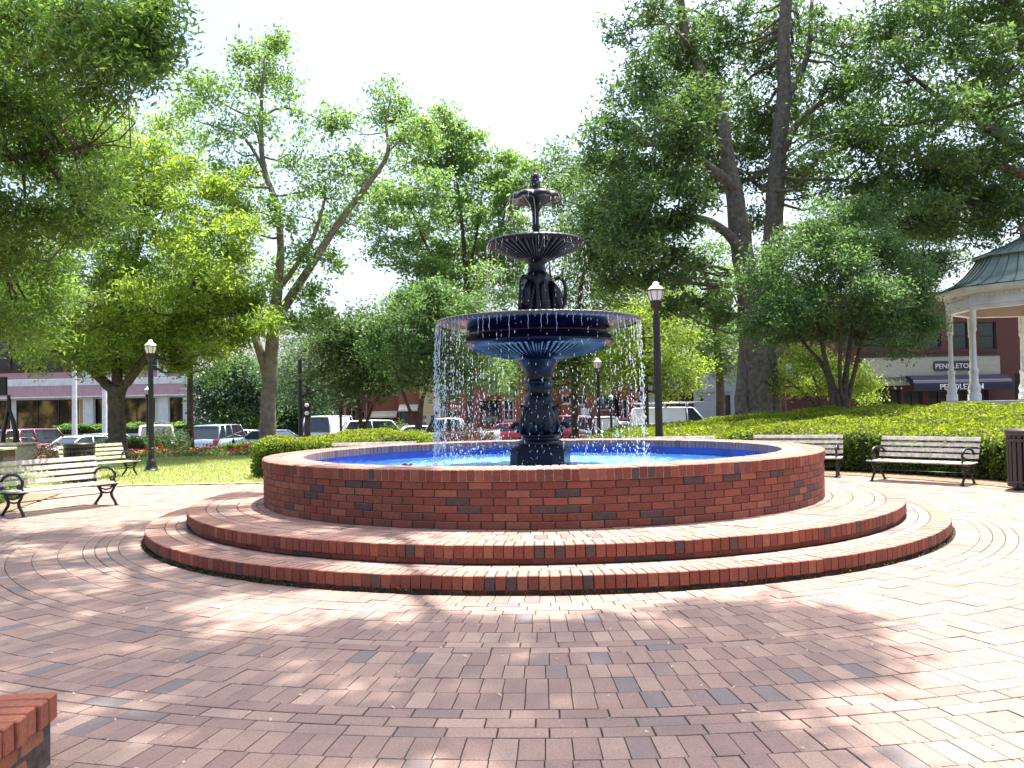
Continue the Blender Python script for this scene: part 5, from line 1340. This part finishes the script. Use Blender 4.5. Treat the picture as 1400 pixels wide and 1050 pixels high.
# ================================================================== BUILDINGS
M_brickw = toned('shop_brick', [(0, (.30, .085, .055)), (1, (.36, .11, .07))], dirt=.2, grain=25)
M_brickd = toned('dark_shop_brick', [(0, (.085, .032, .028)), (1, (.12, .042, .036))], dirt=.2, grain=25)
M_tan = plain('tan_panel', (.50, .37, .18), .8, var=.1); M_greyw = plain('grey_stucco', (.40, .41, .44), .9, var=.12, scale=1)
M_purp = plain('mauve_panel', (.40, .24, .26), .7, var=.08, scale=2); M_awn = plain('navy_awning', (.018, .018, .045), .8)
M_navy = plain('navy_sign', (.02, .025, .06), .5); M_purple = plain('purple_sign', (.05, .045, .14), .5)
M_let = plain('white_lettering', (.75, .75, .73), .6); M_gold = plain('gold_lettering', (.60, .48, .26), .5); M_dletter = plain('dark_lettering', (.10, .09, .09), .6)
M_inside = plain('shop_interior', (.16, .12, .08), .9, var=.6, scale=1.2)
M_fasc = plain('cream_fascia', (.36, .35, .29), .8, var=.08)
def wall(parent, name, x0, x1, y, z0, z1, th, ops, m):
    """a wall with real openings, facing -Y; ops: (x0, x1, z0, z1)"""
    q = MB(); X = sorted({x0, x1, *[o_[0] for o_ in ops], *[o_[1] for o_ in ops]}); Zs = sorted({z0, z1, *[o_[2] for o_ in ops], *[o_[3] for o_ in ops]})
    vid = {}
    def V(x, yy, z):
        k = (round(x, 4), yy, round(z, 4))
        if k not in vid: vid[k] = len(q.v); q.v.append((x, yy, z))
        return vid[k]
    solid = lambda i, j: 0 <= i < len(X) - 1 and 0 <= j < len(Zs) - 1 and not any(o_[0] <= (X[i] + X[i + 1]) / 2 <= o_[1] and o_[2] <= (Zs[j] + Zs[j + 1]) / 2 <= o_[3] for o_ in ops)
    F_ = []
    for i in range(len(X) - 1):
        for j in range(len(Zs) - 1):
            if not solid(i, j): continue
            a, b_, c_, d = X[i], X[i + 1], Zs[j], Zs[j + 1]
            F_.append((V(a, 0, c_), V(b_, 0, c_), V(b_, 0, d), V(a, 0, d))); F_.append((V(b_, th, c_), V(a, th, c_), V(a, th, d), V(b_, th, d)))
            if not solid(i - 1, j): F_.append((V(a, th, c_), V(a, 0, c_), V(a, 0, d), V(a, th, d)))
            if not solid(i + 1, j): F_.append((V(b_, 0, c_), V(b_, th, c_), V(b_, th, d), V(b_, 0, d)))
            if not solid(i, j - 1): F_.append((V(a, th, c_), V(b_, th, c_), V(b_, 0, c_), V(a, 0, c_)))
            if not solid(i, j + 1): F_.append((V(a, 0, d), V(b_, 0, d), V(b_, th, d), V(a, th, d)))
    q.f = F_; q.t = [.5] * len(F_); q.sm = [False] * len(F_)
    o = q.build(name, m, parent); o.location = (0, y, 0); return o
def window(parent, x0, x1, y, z0, z1, nx=1, nz=1, mf=None, name='window', fr=.07):
    mf = mf or M_white; q = MB()
    q.box(((x0 + x1) / 2, 0, z0 + fr / 2), (x1 - x0, .08, fr)); q.box(((x0 + x1) / 2, 0, z1 - fr / 2), (x1 - x0, .08, fr))
    for x in (x0 + fr / 2, x1 - fr / 2): q.box((x, 0, (z0 + z1) / 2), (fr, .078, z1 - z0 - 2 * fr))
    for i in range(1, nx): q.box((x0 + (x1 - x0) * i / nx, 0, (z0 + z1) / 2), (fr * .7, .07, z1 - z0 - 2 * fr))
    for i in range(1, nz): q.box(((x0 + x1) / 2, 0, z0 + (z1 - z0) * i / nz), (x1 - x0 - 2 * fr, .066, fr * .7))
    o = q.build(name, mf, parent); o.location = (0, y, 0)
    q = MB(); q.box(((x0 + x1) / 2, .05, (z0 + z1) / 2), (x1 - x0 - fr, .015, z1 - z0 - fr)); q.build('pane', M_glassd, o)
    return o
def boxp(parent, name, x0, x1, y0, y1, z0, z1, m, bev=0):
    q = MB(); q.box(((x0 + x1) / 2, (y0 + y1) / 2, (z0 + z1) / 2), (x1 - x0, y1 - y0, z1 - z0), bev=bev); return q.build(name, m, parent)
def letters(parent, txt, x, y, z, size, m, name='letter', ax='LEFT', rx=90):
    cu = bpy.data.curves.new('letters', 'FONT'); cu.body = txt; cu.size = size; cu.extrude = .012; cu.align_x = ax
    tmp = bpy.data.objects.new('tmp', cu); col.objects.link(tmp)
    me = bpy.data.meshes.new_from_object(tmp); bpy.data.objects.remove(tmp); me.materials.clear(); me.materials.append(m)
    o = link(name, me, parent, (x, y, z)); o.rotation_euler = (R(rx), 0, 0); return o
def bld(name, label, cat, px, Y):
    p = at(px, 590, Y); z = ht(p.x, Y); t = thing(name, label, cat, (p.x, Y, z))
    fx = lambda q_: at(q_, 560, Y).x - p.x
    return t, fx, (lambda px_, py: at(px_, py, Y).z - z)
# --- bank at left
M_bzf = plain('bronze_frame', (.06, .04, .02), .4)
M_warmrefl, nt, b = new_mat('warm_reflection_glass'); g_ = N_(nt, 'ShaderNodeNewGeometry'); no = N_(nt, 'ShaderNodeTexNoise'); no.inputs['Scale'].default_value = .9; no.inputs['Detail'].default_value = 6
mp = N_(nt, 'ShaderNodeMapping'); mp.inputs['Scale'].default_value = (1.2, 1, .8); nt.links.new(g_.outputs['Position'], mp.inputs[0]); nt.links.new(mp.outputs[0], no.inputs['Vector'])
r_ = ramp(nt, [(.42, (.02, .014, .008)), (.52, (.10, .06, .02)), (.66, (.42, .27, .09))]); nt.links.new(no.outputs['Fac'], r_.inputs[0]); nt.links.new(r_.outputs[0], b.inputs['Base Color']); b.inputs['Roughness'].default_value = .1  # patchy warm reflections are painted into the colour of the bank's panes
t, fx, fz = bld('bank_building', 'white and mauve two storey building behind the parked cars at left', 'building', 130, 74)
X0, X1 = fx(-70), fx(271)
z1, z2, z3, z4, z5 = fz(150, 541), fz(150, 527), fz(150, 517), fz(150, 508), fz(150, 430)
pil = [fx(124), fx(226)]
ops = []
xs_ = [X0 + .8, fx(10), fx(112), fx(130), fx(214), fx(233), fx(248)]
lo = [(X0 + .5, fx(14)), (fx(22), fx(108)), (fx(127), fx(142)), (fx(160), fx(212)), (fx(229), fx(250))]
wall(t, 'wall', X0, X1, 0, 0, z1, .3, [(a, b_, .7, z1 - .25) for a, b_ in lo], M_white)
for a, b_ in lo: window(t, a, b_, .12, .7, z1 - .25, max(1, int((b_ - a) / 1.6)), 1, M_bzf).children[0].data.materials[0] = M_warmrefl
boxp(t, 'shop_floor', X0 + .3, X1 - .3, 1.2, 1.4, .1, z1 - .1, M_tan)
q = MB()    # ribbed mauve canopy: each rib a real fold
nR = int((X1 - X0) / .28)
for i in range(nR):
    xa = X0 - .15 + i * .28; q.add([(xa, -1.0, z1), (xa + .2, -1.03, z1), (xa + .2, -.78, z2), (xa, -.75, z2), (xa + .28, -1.0, z1), (xa + .28, -.75, z2)], [(0, 1, 2, 3), (1, 4, 5, 2)])
q.build('canopy', M_purp, t)['kind'] = 'stuff'
boxp(t, 'canopy_lip', X0 - .2, X1 + .2, -1.08, -.3, z1 - .12, z1 - .002, M_white)
boxp(t, 'cornice', X0 - .1, X1 + .1, -.74, .3, z2, z3, M_white, .05)
boxp(t, 'spandrel', X0, X1, -.3, .0, z3 + .003, z4, M_purp)
wx = []; xx = X0 + .4
while xx < X1 - 2.2:
    wx.append((xx, xx + 2.3)); xx += 2.5
wall(t, 'upper_wall', X0, X1, 0, z4 + .004, z5, .3, [(a, b_, z4 + .3, z5 - 1.2) for a, b_ in wx], M_brickd)
for a, b_ in wx: window(t, a, b_, .1, z4 + .3, z5 - 1.2, 1, 1, M_trim)
for x in pil + [X1 - .2]:
    boxp(t, 'pilaster', x - .45, x + .45, -.62, -.31, z3 + .006, z5, M_white, .03); boxp(t, 'pilaster', x - .45, x + .45, -.5, -.02, 0, z1 - .13, M_white, .03)
boxp(t, 'side_wall', X1 - .3, X1 - .01, .31, 14, 0, z5, M_white); boxp(t, 'roof', X0, X1, 0, 14, z5 + .002, z5 + .3, M_white)
boxp(t, 'door', fx(109), fx(118), -.02, .1, .1, z1 - .3, M_tan)
# --- dark red building with white letters
t, fx, fz = bld('brick_building', 'dark red brick building with white letters seen below the foliage left of the pool', 'building', 430, 78)
X0, X1 = fx(388), fx(470); zt = fz(430, 505)
boxp(t, 'wall', X0, X1, 0, 8, fz(430, 577), zt, M_brickd); boxp(t, 'base_wall', X0, X1, .1, 8, 0, fz(430, 577) - .003, M_glassd)
boxp(t, 'white_band', X0, X1, -.06, .0, fz(430, 577), fz(430, 574), M_white)
letters(t, 'T', fx(394), -.03, fz(396, 565), .85, M_let); letters(t, 'LL', fx(414), -.03, fz(415, 566), .95, M_let)
# --- pale block left of it
t, fx, fz = bld('pale_building', 'pale low building showing between the airy tree trunk and the dark brick building', 'building', 376, 82)
boxp(t, 'wall', fx(360), fx(388), 0, 8, 0, fz(376, 553), M_cream); boxp(t, 'roof', fx(358), fx(389), -.3, 8.2, fz(376, 553) + .002, fz(376, 550), M_stone)
window(t, fx(374), fx(381), -.05, fz(376, 572), fz(376, 563), 1, 1, M_trim)
# --- row of brick shops, centre
def shop(label, a, b_, Y, top, mw, openings, cornice=None, awn=None):
    t, fx, fz = bld('brick_shop', label, 'building', (a + b_) / 2, Y); mid = (a + b_) / 2
    t['group'] = 'brick shops along the far side of the square'
    ops = [(fx(o_[0]), fx(o_[1]), max(.1, fz(mid, o_[3])), fz(mid, o_[2])) for o_ in openings]
    X0, X1 = fx(a), fx(b_); wall(t, 'wall', X0, X1, 0, 0, fz(mid, top), .3, ops, mw)
    boxp(t, 'roof', X0 + .02, X1 - .02, .32, 9, fz(mid, top) - .4, fz(mid, top) - .2, M_asph); boxp(t, 'side_wall', X1 - .3, X1 - .02, .31, 9, 0, fz(mid, top) - .42, mw)
    boxp(t, 'shop_floor', X0 + .1, X1 - .31, 2.2, 2.3, .05, fz(mid, top) - .5, M_inside)
    for o_, w_ in zip(openings, ops):
        window(t, w_[0], w_[1], .1, w_[2], w_[3], o_[4], o_[5], {'w': M_white, 'd': M_trim, 't': M_tan}[o_[6]])
        if w_[2] > .5: boxp(t, 'sill', w_[0] - .1, w_[1] + .1, -.08, .08, w_[2] - .14, w_[2] - .004, M_stone)
        if len(o_) > 7: boxp(t, 'lintel', w_[0] - .12, w_[1] + .12, -.05, .05, w_[3] + .004, w_[3] + .25, M_stone)
    if cornice: boxp(t, 'cornice', X0 - .05, X1 + .05, -.25, .0, fz(mid, top) + .003, fz(mid, top) + .35, cornice)
    if awn:
        za, zb, m_ = awn; q = MB(); q.add([(X0 + .1, -1.0, fz(mid, zb)), (X1 - .1, -1.0, fz(mid, zb)), (X1 - .1, -.02, fz(mid, za)), (X0 + .1, -.02, fz(mid, za)), (X0 + .1, -1.0, fz(mid, zb) - .15), (X1 - .1, -1.0, fz(mid, zb) - .15)], [(0, 1, 2, 3), (4, 5, 1, 0)]); q.build('awning', m_, t)
    return t, fx, fz
shop('low brick shop with tan doors and windows behind the white van', 470, 500, 80, 505, M_brickd, [(480, 487, 560, 580, 1, 2, 't'), (490, 499, 562, 584, 1, 2, 't')])
shop('brick shop with pale awning behind the white SUV', 500, 545, 82, 490, M_brickw, [(502, 518, 570, 588, 2, 1, 'w'), (522, 533, 566, 588, 1, 1, 'd'), (538, 544, 520, 540, 1, 1, 'w')], awn=(562, 569, M_cream))
shop('brick shop with cream storefront panel and dark door behind the golden hedge end', 545, 574, 80, 480, M_brickw, [(547, 560, 561, 590, 2, 2, 'd'), (563, 570, 500, 520, 1, 1, 'w')], awn=(553, 560, M_cream))
shop('shop with warm tan wooden front right behind the left curtain of falling water', 574, 600, 78, 478, M_tan, [(576, 584, 567, 582, 1, 1, 'w'), (587, 597, 567, 582, 1, 1, 'w'), (578, 584, 500, 520, 1, 1, 'w')])
shop('red brick shop with grey awning and wide windows left of the fountain stem', 600, 686, 82, 470, M_brickw, [(605, 625, 560, 588, 3, 1, 'w'), (657, 682, 548, 588, 3, 2, 'd'), (612, 620, 520, 536, 1, 2, 'w', 1), (640, 648, 520, 536, 1, 2, 'w', 1), (668, 677, 522, 538, 1, 2, 'w', 1)], M_stone)
shop('orange red brick building with white framed windows behind the fountain stem', 686, 768, 80, 465, M_brickw, [(689, 702, 546, 574, 2, 2, 'w', 1), (716, 726, 540, 560, 1, 2, 'w'), (690, 699, 515, 530, 1, 2, 'w', 1), (745, 755, 545, 562, 1, 2, 'w')], M_stone)
tb, fxb, fzb = shop('orange brick shop with pale sign board right of the fountain stem', 768, 848, 78, 468, M_brickw, [(769, 780, 540, 551, 2, 1, 'w'), (790, 803, 541, 553, 2, 1, 'w'), (822, 834, 541, 560, 1, 2, 'd', 1), (838, 847, 545, 574, 1, 1, 'd'), (790, 800, 505, 520, 1, 1, 'w', 1), (822, 832, 505, 520, 1, 1, 'w', 1)])
boxp(tb, 'sign_board', fxb(794), fxb(806), -.12, -.04, fzb(800, 567), fzb(800, 558), M_white); boxp(tb, 'blue_panel', fxb(822), fxb(826), -.12, -.03, fzb(822, 552), fzb(822, 543), plain('blue_panel', (.15, .4, .65), .5))
tb, fxb, fzb = shop('red brick shop with round headed red mural and white door beside the grey building', 848, 882, 76, 500, M_brickw, [(851, 858, 546, 572, 1, 2, 'w'), (861, 871, 528, 536, 2, 1, 'w', 1)])
q = MB(); po = [(fxb(860), fzb(860, 572)), (fxb(871), fzb(870, 572)), (fxb(871), fzb(870, 546)), (fxb(869), fzb(870, 542)), (fxb(866), fzb(870, 540)), (fxb(862), fzb(870, 542)), (fxb(860), fzb(870, 546))]
nn = len(po); q.add([(x, -.05, z) for x, z in po] + [(x, -.005, z) for x, z in po], [tuple(range(nn))] + [(i, nn + i, nn + (i + 1) % nn, (i + 1) % nn) for i in range(nn)])
mm, nt, b = new_mat('red_mural'); g = N_(nt, 'ShaderNodeNewGeometry'); vo = N_(nt, 'ShaderNodeTexVoronoi'); vo.inputs['Scale'].default_value = 3.5
nt.links.new(g.outputs['Position'], vo.inputs['Vector']); r_ = ramp(nt, [(0, (.45, .02, .02)), (.5, (.5, .03, .02)), (.6, (.6, .4, .05)), (.8, (.5, .1, .2)), (1, (.5, .03, .03))])
nt.links.new(vo.outputs['Color'], r_.inputs[0]); nt.links.new(r_.outputs[0], b.inputs['Base Color']); q.build('mural', mm, tb)
boxp(tb, 'pale_band', fxb(868), fxb(881), -.1, -.01, fzb(875, 544), fzb(875, 539), M_cream)
# --- grey building with purple sign
t, fx, fz = bld('grey_building', 'grey stucco building with purple sign behind the tall lamp post', 'building', 950, 70)
wall(t, 'wall', fx(880), fx(1075), 0, 0, fz(950, 504), .3, [(fx(903), fx(949), .15, fz(950, 537)), (fx(986), fx(999), .15, fz(990, 540)), (fx(1030), fx(1060), .3, fz(1040, 545))], M_greyw)
boxp(t, 'parapet', fx(879), fx(1076), -.2, .3, fz(950, 504) + .003, fz(950, 500), M_greyw)
boxp(t, 'stepped_gable', fx(955), fx(985), 0, .3, fz(950, 500) + .003, fz(950, 492), M_greyw)
boxp(t, 'roof', fx(880) + .02, fx(1075) - .02, .32, 9, fz(950, 504) - .5, fz(950, 504) - .3, M_asph); boxp(t, 'shop_floor', fx(881), fx(1074), 2.2, 2.3, .05, fz(950, 504) - .6, M_inside)
window(t, fx(903), fx(949), .1, .15, fz(950, 537), 4, 1, M_trim); window(t, fx(986), fx(999), .1, .15, fz(990, 540), 1, 3, M_trim); window(t, fx(1030), fx(1060), .1, .3, fz(1040, 545), 3, 1, M_trim)
boxp(t, 'ledge', fx(902), fx(1000), -.15, -.01, fz(950, 536.5), fz(950, 535), M_stone)
sg = boxp(t, 'sign', fx(893), fx(956), -.16, -.01, fz(925, 534), fz(925, 512), M_purple); 
for (a, b_, c_, d) in ((894, 955, 532.6, 533.4), (894, 955, 512.6, 513.4)): boxp(sg, 'border', fx(a), fx(b_), -.185, -.162, fz(925, d), fz(925, c_), M_gold)
letters(sg, "IES'S", fx(908), -.18, fz(925, 530), 1.05, M_gold)
for x in (884, 959):
    q = MB(); q.box((fx(x), -.2, fz(x, 545)), (.25, .3, .5), bev=.05); q.build('wall_lantern', M_trim, t)
# --- Pendleton row, right
t, fx, fz = bld('shop_row', 'dark brick shop row with cream sign fascia and navy awning behind the gazebo columns', 'building', 1230, 45)
Yw = 0; TB, TT = fz(1230, 527), fz(1230, 489)
ops = [(fx(1192), fx(1213), .3, fz(1200, 532)), (fx(1216), fx(1232), .1, fz(1200, 532)), (fx(1236), fx(1262), .3, fz(1250, 534)), (fx(1270), fx(1300), .3, fz(1290, 534)), (fx(1306), fx(1338), .3, fz(1320, 533)), (fx(1342), fx(1352), .1, fz(1320, 532)), (fx(1388), fx(1440), .6, fz(1400, 510))]
up = [(fx(a), fx(a + 26), fz(a, 478), fz(a, 440)) for a in (1150, 1188, 1226, 1264, 1302, 1340, 1400)]
wall(t, 'wall', fx(1076), fx(1480), 0, 0, fz(1230, 400), .35, ops + up, M_brickd)
for o_ in ops: window(t, o_[0], o_[1], .12, o_[2], o_[3], 2 if o_[1] - o_[0] > .8 else 1, 1, M_trim)
for o_ in up: window(t, o_[0], o_[1], .12, o_[2], o_[3], 1, 2, M_trim)
boxp(t, 'shop_floor', fx(1077), fx(1479), 2.4, 2.5, .05, fz(1230, 402), M_inside)
fa = boxp(t, 'fascia', fx(1178), fx(1365), -.3, -.01, TB, TT, M_fasc); boxp(t, 'fascia_cap', fx(1177), fx(1366), -.36, .02, TT + .003, TT + .12, M_trim)
letters(fa, 'sage jewelry co', fx(1185), -.33, fz(1215, 521), .44, M_dletter)
# rounded sign
q = MB(); xa, xb, za, zb = fx(1274), fx(1329), fz(1300, 507), fz(1300, 494); pr = []
for cx_, cz_, a0 in ((xb - .12, zb - .12, 0), (xa + .12, zb - .12, 90), (xa + .12, za + .12, 180), (xb - .12, za + .12, 270)):
    for k in range(5): a = R(a0 + k * 22.5); pr.append((cx_ + .12 * math.cos(a), cz_ + .12 * math.sin(a)))
nn = len(pr); q.add([(x, -.40, z) for x, z in pr] + [(x, -.31, z) for x, z in pr], [tuple(reversed(range(nn)))] + [(i, (i + 1) % nn, nn + (i + 1) % nn, nn + i) for i in range(nn)])
sg = q.build('sign', M_navy, fa); lt = letters(sg, 'PENDLETON', (xa + xb) / 2, -.42, za + .12, .36, M_let, ax='CENTER')
# awning with curved front
q = MB(); xa, xb = fx(1235), fx(1366); za, zb = fz(1300, 534), fz(1300, 513); P2 = []
for k in range(8):
    a = k / 7 * PI / 2; P2.append((-.32 - 1.0 * math.sin(a), za + .28 + (zb - za - .28) * math.cos(a)))
P2.append((-1.33, za)); nn = len(P2)
q.add([(xa, y, z) for y, z in P2] + [(xb, y, z) for y, z in P2], [(i, i + 1, nn + i + 1, nn + i) for i in range(nn - 1)] + [tuple(range(nn)), tuple(reversed(range(nn, 2 * nn)))])
aw = q.build('awning', M_awn, t); letters(aw, 'PENDLETON', fx(1267) + .05, -1.36, za + .05, .40, M_let)
aw.data.materials[0] = M_awn
fa2 = boxp(t, 'grey_fascia', fx(1076), fx(1140), -.3, -.01, fz(1100, 515), fz(1100, 497), M_greyw)
sg = boxp(fa2, 'sign', fx(1084), fx(1108), -.36, -.31, fz(1100, 509), fz(1100, 500), M_stone); letters(sg, 'SQUARE', (fx(1086)), -.375, fz(1100, 507), .26, M_dletter)
boxp(t, 'dark_awning', fx(1078), fx(1138), -1.2, -.02, fz(1100, 523), fz(1100, 516), M_awn)
for px in (1223, 1231):
    q = MB(); q.lathe([(.001, -.05), (.05, -.02), (.05, .03), (.001, .06)], 10, c=(fx(px), -.2, fz(px, 531))); q.build('spot_light', M_finialw, t)
# scattered petals and litter on the pavers
N = 420
C = np.stack([rng.uniform(-3.2, 3.2, N), 2.6 + rng.random(N) ** 1.4 * 6, np.full(N, .006)], 1)
k = np.hypot(C[:, 0] - CX, C[:, 1] - CY) > 4.65; C = C[k]
tag(bulk_quads('fallen_petals', leaf_quads(C, .026, .010, 1.6), plain('petal_pale', (.55, .5, .38), .8)), 'small pale petals and leaf bits fallen on the pavers', 'leaf litter', kind='stuff')
